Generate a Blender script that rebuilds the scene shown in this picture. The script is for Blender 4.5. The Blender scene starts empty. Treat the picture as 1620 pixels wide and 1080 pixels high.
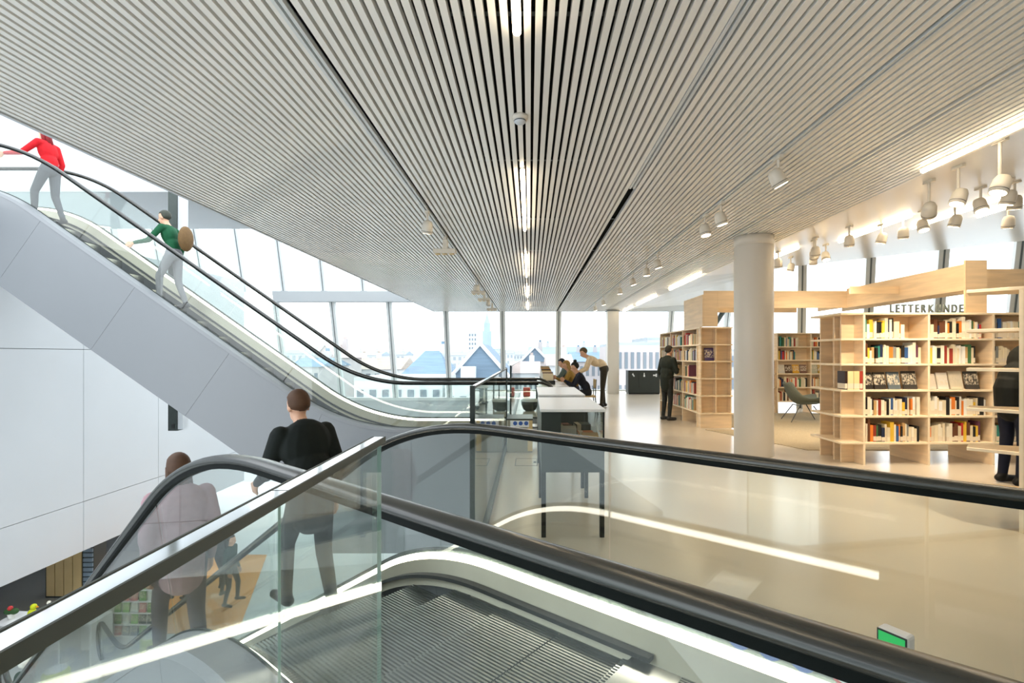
import bpy, bmesh, math, random
import numpy as np
from mathutils import Vector, Matrix

random.seed(7)
SC = bpy.context.scene
COL = SC.collection
PI = math.pi

# ------------------------------------------------------------------ camera
# photograph 1620x1080; focal 800 px, eye 1.40 m above the floor, looking along +Y
F, CX, CY, EYE = 800.0, 838.0, 562.0, 1.40
cam_d = bpy.data.cameras.new('camera'); cam = bpy.data.objects.new('camera', cam_d); COL.objects.link(cam)
cam.location = (0, 0, EYE); cam.rotation_euler = (PI/2, 0, 0)
cam_d.sensor_width = 36; cam_d.lens = F/1620*36
cam_d.shift_x = -(CX-810)/1620; cam_d.shift_y = (CY-540)/1620
cam_d.clip_start = .02; cam_d.clip_end = 2000
SC.camera = cam

# ------------------------------------------------------------------ world and exposure
world = bpy.data.worlds.new('sky'); SC.world = world; world.use_nodes = True
wn = world.node_tree; bg = wn.nodes['Background']
bg.inputs[0].default_value = (.90, .955, 1.0, 1); bg.inputs[1].default_value = 1.9
SC.view_settings.view_transform = 'Standard'; SC.view_settings.look = 'None'
SC.view_settings.exposure = 0.78; SC.view_settings.gamma = 1; SC.view_settings.use_curve_mapping = False
SC.cycles.transparent_max_bounces = 40
SC.cycles.max_bounces = 8; SC.cycles.diffuse_bounces = 5; SC.cycles.glossy_bounces = 4
SC.cycles.caustics_reflective = False; SC.cycles.caustics_refractive = False
SC.cycles.sample_clamp_indirect = 6

# ------------------------------------------------------------------ materials
def lin(c):
    return tuple(((v/255)/12.92 if v/255 <= .04045 else ((v/255+.055)/1.055)**2.4) for v in c)
MATS = {}
def mat(name, rgb=(200, 200, 200), rough=.5, metal=0.0, spec=.5, vary=0.0, scale=6.0, bump=0.0, stretch=None, emit=None, estr=0.0):
    if name in MATS: return MATS[name]
    m = bpy.data.materials.new(name); m.use_nodes = True; MATS[name] = m
    nt = m.node_tree; b = nt.nodes['Principled BSDF']
    c = lin(rgb)
    b.inputs['Base Color'].default_value = (*c, 1); b.inputs['Roughness'].default_value = rough
    b.inputs['Metallic'].default_value = metal; b.inputs['Specular IOR Level'].default_value = spec
    if emit:
        b.inputs['Emission Color'].default_value = (*emit, 1); b.inputs['Emission Strength'].default_value = estr
    if vary or bump:
        tc = nt.nodes.new('ShaderNodeTexCoord'); mp = nt.nodes.new('ShaderNodeMapping')
        nz = nt.nodes.new('ShaderNodeTexNoise'); nz.inputs['Scale'].default_value = scale; nz.inputs['Detail'].default_value = 5
        nt.links.new(tc.outputs['Object'], mp.inputs[0]); nt.links.new(mp.outputs[0], nz.inputs['Vector'])
        if stretch: mp.inputs['Scale'].default_value = stretch
        if vary:
            r = nt.nodes.new('ShaderNodeValToRGB')
            r.color_ramp.elements[0].position = .3; r.color_ramp.elements[1].position = .7
            r.color_ramp.elements[0].color = (*[v*(1-vary) for v in c], 1)
            r.color_ramp.elements[1].color = (*[min(1, v*(1+vary)) for v in c], 1)
            nt.links.new(nz.outputs[0], r.inputs[0]); nt.links.new(r.outputs[0], b.inputs['Base Color'])
        if bump:
            bp = nt.nodes.new('ShaderNodeBump'); bp.inputs['Strength'].default_value = bump; bp.inputs['Distance'].default_value = .01
            nt.links.new(nz.outputs[0], bp.inputs['Height']); nt.links.new(bp.outputs[0], b.inputs['Normal'])
    return m

def glass(name, tint=(.95, .98, .965), f0=.05):
    if name in MATS: return MATS[name]
    m = bpy.data.materials.new(name); m.use_nodes = True; MATS[name] = m
    nt = m.node_tree; nt.nodes.clear()
    out = nt.nodes.new('ShaderNodeOutputMaterial'); mix = nt.nodes.new('ShaderNodeMixShader')
    tr = nt.nodes.new('ShaderNodeBsdfTransparent'); tr.inputs[0].default_value = (*tint, 1)
    gl = nt.nodes.new('ShaderNodeBsdfGlossy'); gl.inputs['Roughness'].default_value = 0.0
    lw = nt.nodes.new('ShaderNodeLayerWeight'); lw.inputs[0].default_value = .5
    p = nt.nodes.new('ShaderNodeMath'); p.operation = 'POWER'; p.inputs[1].default_value = 5
    ma = nt.nodes.new('ShaderNodeMath'); ma.operation = 'MULTIPLY_ADD'; ma.inputs[1].default_value = 1-f0; ma.inputs[2].default_value = f0
    nt.links.new(lw.outputs['Facing'], p.inputs[0]); nt.links.new(p.outputs[0], ma.inputs[0])
    nt.links.new(ma.outputs[0], mix.inputs[0]); nt.links.new(tr.outputs[0], mix.inputs[1]); nt.links.new(gl.outputs[0], mix.inputs[2])
    nt.links.new(mix.outputs[0], out.inputs[0])
    return m

def book_mat(name, photo=False):
    """cloth/paper cover: the object's own colour, a white shelf-mark sticker low on the spine, or a printed cover picture"""
    m = bpy.data.materials.new(name); m.use_nodes = True; MATS[name] = m
    nt = m.node_tree; b = nt.nodes['Principled BSDF']; b.inputs['Roughness'].default_value = .45
    oi = nt.nodes.new('ShaderNodeObjectInfo'); tc = nt.nodes.new('ShaderNodeTexCoord')
    mix = nt.nodes.new('ShaderNodeMixRGB'); nt.links.new(oi.outputs['Color'], mix.inputs[1])
    sp = nt.nodes.new('ShaderNodeSeparateXYZ'); nt.links.new(tc.outputs['Generated'], sp.inputs[0])
    def cmp(sock, op, v):
        n = nt.nodes.new('ShaderNodeMath'); n.operation = op; n.inputs[1].default_value = v; nt.links.new(sock, n.inputs[0]); return n.outputs[0]
    def mul(a, c):
        n = nt.nodes.new('ShaderNodeMath'); n.operation = 'MULTIPLY'; nt.links.new(a, n.inputs[0]); nt.links.new(c, n.inputs[1]); return n.outputs[0]
    if photo:
        add = nt.nodes.new('ShaderNodeVectorMath'); nt.links.new(tc.outputs['Generated'], add.inputs[0])
        cr = nt.nodes.new('ShaderNodeCombineXYZ'); sc_ = cmp(oi.outputs['Random'], 'MULTIPLY', 37.0)
        nt.links.new(sc_, cr.inputs[0]); nt.links.new(sc_, cr.inputs[1]); nt.links.new(cr.outputs[0], add.inputs[1])
        nz = nt.nodes.new('ShaderNodeTexNoise'); nz.inputs['Scale'].default_value = 7; nz.inputs['Detail'].default_value = 4
        nt.links.new(add.outputs[0], nz.inputs['Vector'])
        ct = nt.nodes.new('ShaderNodeMapRange'); ct.inputs[1].default_value = .42; ct.inputs[2].default_value = .62; nt.links.new(nz.outputs[0], ct.inputs[0])
        f = mul(ct.outputs[0], mul(cmp(sp.outputs[2], 'GREATER_THAN', .25), cmp(sp.outputs[2], 'LESS_THAN', .86)))
        mix.inputs[2].default_value = (.72, .64, .5, 1)
    else:
        f = mul(mul(cmp(sp.outputs[2], 'GREATER_THAN', .05), cmp(sp.outputs[2], 'LESS_THAN', .33)), cmp(oi.outputs['Random'], 'GREATER_THAN', .22))
        mix.inputs[2].default_value = (.80, .70, .54, 1)
    nt.links.new(f, mix.inputs[0]); nt.links.new(mix.outputs[0], b.inputs['Base Color'])
    return m

M = dict(
    slat=mat('slat_paint', (240, 238, 232), .27, vary=.03, scale=.8),
    plenum=mat('plenum_black', (14, 17, 15), .9, vary=.1, scale=3),
    white=mat('white_paint', (198, 203, 207), .5, vary=.02, scale=.7),
    soffit=mat('white_lacquer', (236, 236, 234), .22, vary=.02, scale=.6),
    beamw=mat('beam_white', (192, 197, 200), .5, vary=.02, scale=1),
    floor=mat('polished_floor', (206, 196, 180), .22, spec=.5, vary=.045, scale=.55, bump=.01),
    carpet=mat('carpet_beige', (172, 158, 132), .95, spec=.1, vary=.12, scale=60),
    colm=mat('column_paint', (212, 208, 200), .4, vary=.02, scale=1),
    clad=mat('cladding_grey', (130, 134, 138), .35, vary=.02, scale=.6),
    steel=mat('brushed_steel', (196, 198, 196), .28, metal=1, vary=.06, scale=14, stretch=(1, 1, 8)),
    steeld=mat('dark_steel', (70, 76, 74), .35, metal=.9, vary=.08, scale=10),
    skirt=mat('skirt_steel', (152, 148, 132), .35, metal=.35, vary=.05, scale=5),
    tread=mat('tread_aluminium', (150, 153, 148), .35, metal=.9, vary=.08, scale=9),
    guide=mat('rail_guide_black', (12, 18, 17), .75, spec=.15, vary=.1, scale=8),
    groove=mat('brush_black', (22, 26, 25), .8, vary=.1, scale=30),
    rubber=mat('handrail_rubber', (46, 48, 45), .26, spec=.8, vary=.1, scale=8),
    led=mat('led_diffuser', (255, 250, 240), .5, emit=(1, .91, .75), estr=7.0, vary=.01),
    tube=mat('warm_tube', (255, 240, 215), .5, emit=(1, .81, .56), estr=13.0, vary=.01),
    lens=mat('spot_lens', (255, 245, 225), .3, emit=(1, .80, .52), estr=9.0, vary=.01),
    spot=mat('spot_white', (214, 208, 196), .4, vary=.03, scale=5),
    ply=mat('birch_ply', (230, 206, 172), .5, spec=.35, vary=.10, scale=2.2, stretch=(1, 1, 9)),
    plye=mat('birch_ply_edge', (240, 222, 192), .5, spec=.35, vary=.07, scale=9),
    glass=glass('clear_glass'), wglass=glass('window_glass', (.985, .995, .99), .035),
    polish=mat('polished_edge', (236, 240, 242), .08, metal=.9, vary=.02, scale=3),
    gedge=mat('glass_edge', (150, 178, 164), .15, vary=.05, scale=3),
    frame=mat('mullion_grey', (214, 218, 218), .4, vary=.03, scale=2),
    framed=mat('mullion_gasket', (96, 104, 106), .5, vary=.05, scale=3),
    dark=mat('charcoal_panel', (38, 46, 44), .4, vary=.06, scale=3),
    black=mat('black_metal', (24, 27, 27), .4, vary=.08, scale=6),
    tabletop=mat('white_laminate', (236, 236, 236), .3, vary=.01, scale=2),
    paper=mat('paper', (232, 222, 200), .8, vary=.05, scale=20),
    skin=mat('skin', (214, 168, 140), .5, vary=.05, scale=14), eye=mat('eye_dark', (44, 34, 30), .3, vary=.1),
    lip=mat('lips', (176, 108, 98), .45, vary=.05),
    chair=mat('grey_green_fabric', (108, 116, 108), .85, spec=.2, vary=.1, scale=40),
    red=mat('red_plastic', (206, 66, 44), .4, vary=.04), blue=mat('sticker_blue', (60, 96, 168), .4, vary=.03),
    stred=mat('sticker_red', (196, 62, 52), .4, vary=.03), stwhite=mat('sticker_white', (230, 232, 232), .4, vary=.02),
    green=mat('green_matrix', (20, 90, 40), .3, emit=(.02, .55, .12), estr=.4, vary=.02),
    letter=mat('letter_grey', (74, 82, 80), .5, vary=.04, scale=5),
    orange=mat('orange_floor', (226, 150, 48), .5, vary=.08, scale=1.5), ochre=mat('ochre_panel', (206, 180, 128), .6, vary=.08, scale=2),
    lower=mat('lower_floor_grey', (190, 194, 194), .35, vary=.04, scale=.6), lgrey=mat('lower_wall_grey', (150, 154, 156), .6, vary=.04, scale=.8),
    book=book_mat('book_cover'), cover=book_mat('printed_cover', True),
)
def cmat(rgb, rough=.75):
    return mat('cloth_%d_%d_%d' % rgb, rgb, rough, spec=.25, vary=.10, scale=22)

# ------------------------------------------------------------------ mesh helpers
class MB:
    def __init__(s): s.v = []; s.f = []; s.m = []
    def add(s, vs, fs, mi=0):
        o = len(s.v); s.v += [tuple(p) for p in vs]; s.f += [tuple(i+o for i in f) for f in fs]; s.m += [mi]*len(fs); return s
    def box(s, x0, x1, y0, y1, z0, z1, mi=0):
        vs = [(x, y, z) for z in (z0, z1) for y in (y0, y1) for x in (x0, x1)]
        return s.add(vs, [(0, 2, 3, 1), (4, 5, 7, 6), (0, 1, 5, 4), (1, 3, 7, 5), (3, 2, 6, 7), (2, 0, 4, 6)], mi)
    def prism(s, poly, z0, z1, mi=0):
        n = len(poly); vs = [(x, y, z0) for x, y in poly]+[(x, y, z1) for x, y in poly]
        fs = [tuple(range(n))[::-1], tuple(range(n, 2*n))]+[(i, (i+1) % n, n+(i+1) % n, n+i) for i in range(n)]
        return s.add(vs, fs, mi)
    def prism_y(s, poly, y0, y1, mi=0):           # polygon in XZ, extruded along Y
        n = len(poly); vs = [(x, y0, z) for x, z in poly]+[(x, y1, z) for x, z in poly]
        fs = [tuple(range(n)), tuple(range(n, 2*n))[::-1]]+[((i+1) % n, i, n+i, n+(i+1) % n) for i in range(n)]
        return s.add(vs, fs, mi)
    def tube(s, p0, p1, r0, r1=None, n=10, mi=0, cap=True):
        r1 = r0 if r1 is None else r1; p0 = Vector(p0); p1 = Vector(p1); a = (p1-p0).normalized()
        e = a.orthogonal().normalized(); g = a.cross(e); vs = []
        for p, r in ((p0, r0), (p1, r1)):
            vs += [p+(e*math.cos(t)+g*math.sin(t))*r for t in (2*PI*i/n for i in range(n))]
        fs = [(i, (i+1) % n, n+(i+1) % n, n+i) for i in range(n)]
        if cap: fs += [tuple(range(n))[::-1], tuple(range(n, 2*n))]
        return s.add(vs, fs, mi)
    def lathe(s, prof, o=(0, 0, 0), axis=(0, 0, 1), n=14, mi=0):
        a = Vector(axis).normalized(); e = a.orthogonal().normalized(); g = a.cross(e); o = Vector(o); vs = []
        for r, h in prof: vs += [o+a*h+(e*math.cos(2*PI*i/n)+g*math.sin(2*PI*i/n))*r for i in range(n)]
        fs = []
        for k in range(len(prof)-1): fs += [(k*n+i, k*n+(i+1) % n, (k+1)*n+(i+1) % n, (k+1)*n+i) for i in range(n)]
        fs += [tuple(range(n))[::-1], tuple(range((len(prof)-1)*n, len(prof)*n))]
        return s.add(vs, fs, mi)
    def ball(s, c, r, nu=12, nv=8, mi=0):
        r = (r, r, r) if not hasattr(r, '__len__') else r; vs = []; fs = []
        for j in range(1, nv):
            t = PI*j/nv
            vs += [(c[0]+r[0]*math.sin(t)*math.cos(2*PI*i/nu), c[1]+r[1]*math.sin(t)*math.sin(2*PI*i/nu), c[2]+r[2]*math.cos(t)) for i in range(nu)]
        vs += [(c[0], c[1], c[2]+r[2]), (c[0], c[1], c[2]-r[2])]; T = len(vs)-2; B = T+1
        for j in range(nv-2): fs += [(j*nu+i, (j+1)*nu+i, (j+1)*nu+(i+1) % nu, j*nu+(i+1) % nu) for i in range(nu)]
        fs += [(T, i, (i+1) % nu) for i in range(nu)]+[(B, (nv-2)*nu+(i+1) % nu, (nv-2)*nu+i) for i in range(nu)]
        return s.add(vs, fs, mi)
    def mesh(s, name, mats, smooth=False):
        me = bpy.data.meshes.new(name); me.from_pydata(s.v, [], s.f)
        for m in (mats if isinstance(mats, (list, tuple)) else [mats]): me.materials.append(m)
        me.polygons.foreach_set('material_index', s.m)
        if smooth: me.polygons.foreach_set('use_smooth', [True]*len(s.f))
        bm = bmesh.new(); bm.from_mesh(me); bmesh.ops.recalc_face_normals(bm, faces=bm.faces); bm.to_mesh(me); bm.free()
        me.update(); return me
    def build(s, name, mats, parent=None, smooth=False, loc=None, rz=None):
        return link(name, s.mesh(name, mats, smooth), parent, loc, rz)
def link(name, me, parent=None, loc=None, rz=None):
    o = bpy.data.objects.new(name, me); COL.objects.link(o)
    if parent: o.parent = parent
    if loc is not None: o.location = loc
    if rz is not None: o.rotation_euler = (0, 0, rz)
    return o
def tag(o, label=None, cat=None, group=None, kind=None):
    if label: o['label'] = label
    if cat: o['category'] = cat
    if group: o['group'] = group
    if kind: o['kind'] = kind
    return o
def thing(name, label, cat, loc=(0, 0, 0), rz=0, group=None):
    o = bpy.data.objects.new(name, None); COL.objects.link(o); o.location = loc; o.rotation_euler = (0, 0, rz); o.empty_display_size = .1
    return tag(o, label, cat, group)
def struct(name, label, mb=None, mats=None, cat=None, smooth=False):
    if mb is None:
        o = bpy.data.objects.new(name, None); COL.objects.link(o)
    else: o = mb.build(name, mats, smooth=smooth)
    return tag(o, label, cat, kind='structure')
def bevel(o, w=.004, seg=2):
    m = o.modifiers.new('bevel', 'BEVEL'); m.width = w; m.segments = seg; m.limit_method = 'ANGLE'; return o
ORD = ['first', 'second', 'third', 'fourth', 'fifth', 'sixth', 'seventh', 'eighth', 'ninth', 'tenth', 'eleventh', 'twelfth', 'thirteenth', 'fourteenth', 'fifteenth',
       'sixteenth', 'seventeenth', 'eighteenth', 'nineteenth', 'twentieth', 'twenty-first', 'twenty-second', 'twenty-third', 'twenty-fourth', 'twenty-fifth',
       'twenty-sixth', 'twenty-seventh', 'twenty-eighth', 'twenty-ninth', 'thirtieth', 'thirty-first', 'thirty-second', 'thirty-third', 'thirty-fourth', 'thirty-fifth',
       'thirty-sixth', 'thirty-seventh', 'thirty-eighth', 'thirty-ninth', 'fortieth']
def at(px, py, Y):
    """the point at depth Y seen at photograph pixel (px, py): used to measure real positions"""
    return Vector(((px-CX)*Y/F, Y, EYE-(py-CY)*Y/F))

# ================================================================== THE SETTING
H = 3.08                   # slatted ceiling
VX = -.37                  # edge of the atrium void
FAR = 20.2                 # foot of the far glass front, leaning in by .27 per metre
LEAN = .27
def fy(z): return FAR-LEAN*z

mb = MB(); mb.prism([(VX, -8), (14, -8), (14, 10.2), (8.9, 13.6), (8.6, 20.15), (VX, 20.15), (VX, 3.17), (.539, 2.419), (-.302, 1.40), (VX, 1.40)], -.35, 0)
floor = struct('floor', 'polished pale beige floor of the library storey', mb, M['floor'], 'floor')
hp = MB()
for a in ((-.19, .10, 6.42, 6.43), (-.19, .10, 6.86, 6.87), (-.19, -.18, 6.42, 6.87), (.09, .10, 6.42, 6.87)): hp.box(a[0], a[1], a[2], a[3], 0, .002)
hp.build('hatch_frame', M['steeld'], floor)
MB().box(.05, .085, 6.6, 6.68, 0, .003).build('hatch_lift', M['black'], floor)
MB().box(VX, VX+.02, 8.0, 20.1, .0, .004).build('edge_strip', M['steeld'], floor)
mb = MB(); mb.box(-40, 14, -3.5, 24, -4.9, -4.6)
struct('floor_lower', 'grey floor of the storey below seen through the void', mb, M['lower'], 'floor')

# ---- slatted ceiling: every slat its own piece
XL, XR = -3.65, 3.71
mb = MB(); mb.box(XL, XR, -8, 19.35, H+.17, H+.85)
ceiling = struct('ceiling', 'dark plenum above the pale slatted ceiling', mb, M['plenum'], 'ceiling')
pitch, sw = .0582, .0365
smesh = MB().box(-sw/2, sw/2, -8, 19.3, 0, .045).mesh('slat', M['slat'])
n = int((XR-XL)/pitch)
TRACKS = (-1.2, 1.03, 2.1)
for i in range(n):
    x = XL+.03+i*pitch
    if abs(x-2.87) < .03:
        link('slat', smesh, ceiling, (x+.012, 0, H)).scale.x = .6; continue
    if any(abs(x-t) < .025 for t in TRACKS): continue
    link('slat', smesh, ceiling, (x, 0, H))
for y in [k*1.925+.62 for k in range(-4, 10)]:
    MB().box(XL+.02, XR-.02, y, y+.035, H+.05, H+.075).build('carrier', M['steeld'], ceiling)
for t in TRACKS:
    y1 = 5.1 if t == 1.03 else 19.2
    m_ = MB(); m_.box(t-.028, t-.008, -3.5, y1, H-.002, H+.04); m_.box(t+.008, t+.028, -3.5, y1, H-.002, H+.04); m_.box(t-.028, t+.028, -3.5, y1, H+.03, H+.04)
    m_.build('track', M['frame'], ceiling)
MB().box(XL-.03, XL, -8, 19.35, H-.01, 4.05).build('void_fascia', M['white'], ceiling)
MB().box(XL, XR, 19.3, 19.33, H-.01, H+.3).build('end_fascia', M['white'], ceiling)

# ---- white lacquered soffit between the slats and the right-hand glass
TOPR = lambda t, z: (8.07+2.43*t, 11.95-1.15*t, z)
inner = [(3.71, 20), (3.71, 13.6), (3.71, 12.3), (3.71, 11), (3.71, 9), (3.71, -8)]
outer = [(8.6, 19.2, 3.5), (5.85, 13.35, 3.5), TOPR(-.53, 3.72), TOPR(0, 4.0), TOPR(2.2, 4.0), (14, -8, 4.0)]
mb = MB(); vs = [(x, y, H+.03) for x, y in inner]+list(outer)
vs += [(x, y, z+.08) for x, y, z in vs]; k = len(inner)
fs = [(i, i+1, k+i+1, k+i) for i in range(k-1)]+[(2*k+i, 3*k+i, 3*k+i+1, 2*k+i+1) for i in range(k-1)]
mb.add(vs, fs)
struct('ceiling_soffit', 'glossy white soffit sloping up from the slats to the window tops', mb, M['soffit'], 'ceiling')
def soff_z(x, y):
    lim = 8.6 if y > 13.4 else max(5.8, 8.07+(11.95-y)/1.15*2.43)
    return H+.03+max(0, min(1, (x-3.71)/(min(lim, 13)-3.71)))*(.4 if y > 12 else .9)

# ---- far glass front
mulX = [1.11+2.155*k for k in range(-7, 4)]
def slanted(mbx, x0, x1, z0, z1, dy0, dy1, mi=0):     # a leaning box in the plane of the front
    vs = []
    for z in (z0, z1):
        for dy in (dy0, dy1):
            for x in (x0, x1): vs.append((x, fy(z)+dy, z))
    return mbx.add(vs, [(0, 2, 3, 1), (4, 5, 7, 6), (0, 1, 5, 4), (1, 3, 7, 5), (3, 2, 6, 7), (2, 0, 4, 6)], mi)
wn_i = 0
for k in range(len(mulX)-1):
    wn_i += 1
    zt = 3.42 if mulX[k+1] < -3 else 3.1
    zb = -.28 if mulX[k+1] < 0 else .04
    w = struct('window_%d' % wn_i, '%s tall leaning pane of the far glass front counted from the wall end' % ORD[k], cat='window')
    slanted(MB(), mulX[k]+.09, mulX[k+1]-.09, zb, zt, .02, .035).build('pane', M['wglass'], w)
    b_ = MB(); slanted(b_, mulX[k+1]-.10, mulX[k+1]+.10, zb, zt, -.12, .06); b_.build('mullion', M['frame'], w)
    b_ = MB(); slanted(b_, mulX[k+1]-.016, mulX[k+1]+.016, zb, zt, -.126, -.12); b_.build('gasket', M['framed'], w)
    b_ = MB(); slanted(b_, mulX[k], mulX[k+1], zb-.12, zb, -.12, .08); b_.build('sill_bar', M['frame'], w)
upX = [-7.78-1.5*k for k in range(-4, 8)][::-1]
for k in range(len(upX)-1):
    wn_i += 1
    w = struct('window_%d' % wn_i, '%s pane of the upper glass row above the white beam' % ORD[k], cat='window')
    slanted(MB(), upX[k]+.04, upX[k+1]-.04, 3.8, 9.5, .02, .035).build('pane', M['wglass'], w)
    b_ = MB(); slanted(b_, upX[k+1]-.09, upX[k+1]+.09, 3.8, 9.5, -.12, .06); b_.build('mullion', M['frame'], w)
    b_ = MB(); slanted(b_, upX[k+1]-.012, upX[k+1]+.012, 3.8, 9.5, -.135, -.12); b_.build('gasket', M['framed'], w)
mb = MB(); slanted(mb, -9.6, -2.9, 3.42, 3.8, -.35, .1)
struct('trim_1', 'white horizontal beam across the far glass front over the void', mb, M['beamw'], 'beam')
mb = MB(); slanted(mb, 3.3, 8.7, 3.08, 3.46, -.25, .1)
struct('trim_2', 'white beam over the far windows beside the rear column', mb, M['beamw'], 'beam')
mb = MB(); slanted(mb, -18, VX, -2.2, -.4, -.05, .15)
struct('wall_sill', 'pale upstand wall below the far windows of the void', mb, M['beamw'], 'wall')
wx = struct('window_90', 'lower glass strip of the storey below', cat='window')
b_ = MB(); slanted(b_, -18, VX, -4.6, -2.2, .02, .035); b_.build('pane', M['wglass'], wx)

# ---- oblique glass front behind the bookcases
def ob(t, z, off=0):
    return (8.53+2.43*t-.428*(LEAN*z+off), 12.93-1.15*t-.904*(LEAN*z+off), z)
ts = [-1.06, -.53, 0, .51, 1.0, 1.5, 2.0]
def oblbox(mbx, t0, t1, z0, z1, o0, o1):
    vs = [ob(t, z, o) for z in (z0, z1) for o in (o1, o0) for t in (t0, t1)]
    return mbx.add(vs, [(0, 2, 3, 1), (4, 5, 7, 6), (0, 1, 5, 4), (1, 3, 7, 5), (3, 2, 6, 7), (2, 0, 4, 6)])
for k in range(len(ts)-1):
    wn_i += 1
    w = struct('window_%d' % wn_i, '%s bay of the slanted glass front behind the bookcases' % ORD[k], cat='window')
    zt = 3.72 if k == 0 else 4.0
    oblbox(MB(), ts[k]+.02, ts[k+1]-.02, .04, zt, -.02, -.005).build('pane', M['wglass'], w)
    oblbox(MB(), ts[k+1]-.036, ts[k+1]+.036, 0, zt, -.03, .14).build('mullion', M['frame'], w)
    oblbox(MB(), ts[k+1]-.006, ts[k+1]+.006, 0, zt, .14, .155).build('gasket', M['framed'], w)
# short return of glass between both fronts
wn_i += 1
w = struct('window_%d' % wn_i, 'glass return linking the far front to the slanted front behind the round column', cat='window')
p0, p1 = Vector((5.95, 14.15, 0)), Vector((8.4, 20.1, 0))
b_ = MB(); dn = Vector((-.92, .38, 0))
b_.add([p0, p1, p1+Vector((-.6, -.6, 3.5)), p0+Vector((-.3, -.8, 3.5))]+[v+dn*.015 for v in (p0, p1, p1+Vector((-.6, -.6, 3.5)), p0+Vector((-.3, -.8, 3.5)))],
       [(0, 1, 2, 3), (7, 6, 5, 4), (0, 4, 5, 1), (1, 5, 6, 2), (2, 6, 7, 3), (3, 7, 4, 0)]); b_.build('pane', M['wglass'], w)
b_ = MB(); b_.tube(at(1132, 512, 19.2), at(1152, 480, 18.4), .09, n=8); b_.build('brace', M['steeld'], w)

# ---- unseen walls added to keep sky light off the near room
struct('wall_back_blocker', 'added white wall behind the viewpoint, shading the near room', MB().box(-10.5, 14, -8.2, -8, -4.6, 4.05), M['white'], 'wall')
struct('wall_right_blocker', 'added white wall closing off side light outside the picture', MB().box(14, 14.2, -8.2, 9.6, 0, 4.05), M['white'], 'wall')
# ---- columns
def column(label, x, y, r, square=False):
    o = struct('column', label, MB().box(x-r, x+r, y-r, y+r, 0, H-.02) if square else MB().lathe([(r, 0), (r, H-.14)], (x, y, 0), n=48), M['colm'], 'column', smooth=not square)
    if not square:
        MB().lathe([(r*1.01, H-.14), (r*1.01, H-.005)], (x, y, 0), n=48).build('collar', M['colm'], o, smooth=True)
        bevel(o, .004)
    else: MB().box(x-r-.02, x+r+.02, y-r-.02, y+r+.02, H-.06, H-.03).build('shadow_gap', M['framed'], o)
    return o
column('thick round off-white column beside the glass balustrade and bookcases', 3.18, 7.18, .262)
column('square pale column by the far windows next to the black cabinet', 3.06, 18.7, .21, True)

# ---- atrium side wall with panel joints
wl = struct('wall_left', 'large white panelled wall on the far side of the void', cat='wall')
def wpan(y0, y1, z0, z1): MB().box(-10.8, -10.5, y0+.006, y1-.006, z0+.006, z1-.006).build('panel', M['white'], wl)
for (y0, y1) in ((2, 6.5), (6.5, 11.9), (11.9, 14.3), (14.3, 18.6)):
    for (z0, z1) in ((-3.2, -2.04), (-2.04, 1.54), (1.54, 4.1)): wpan(y0, y1, z0, z1)
MB().box(-10.95, -10.55, 2, 18.6, -3.2, 4.05).build('backing', M['framed'], wl)
MB().box(-10.50, -10.485, 13.9, 14.02, .55, .75).build('hinge', M['frame'], wl)
mb = MB(); mb.box(-16, -8.25, 11.6, 15.0, 5.15, 7.5)
struct('ceiling_upper', 'white bulkhead of the upper storey over the top of the escalator', mb, M['beamw'], 'ceiling')
mb = MB(); mb.box(-24, -8.75, 7.2, 10.6, 3.6, 3.88)
struct('floor_upper', 'white edge of the upper storey floor at the escalator top', mb, M['white'], 'floor')
hc = thing('hanging_column', 'dark steel post with white side hanging behind the escalator', 'post', (-7.9, 11.3, 0))
MB().box(-.11, .09, -.1, .1, -.27, 8).build('shaft', M['steeld'], hc)
MB().box(.09, .2, -.08, .1, -.24, 8).build('side_cover', M['white'], hc)
MB().box(-.03, .03, -.112, -.1, -.22, -.12).build('socket', M['black'], hc)

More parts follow.
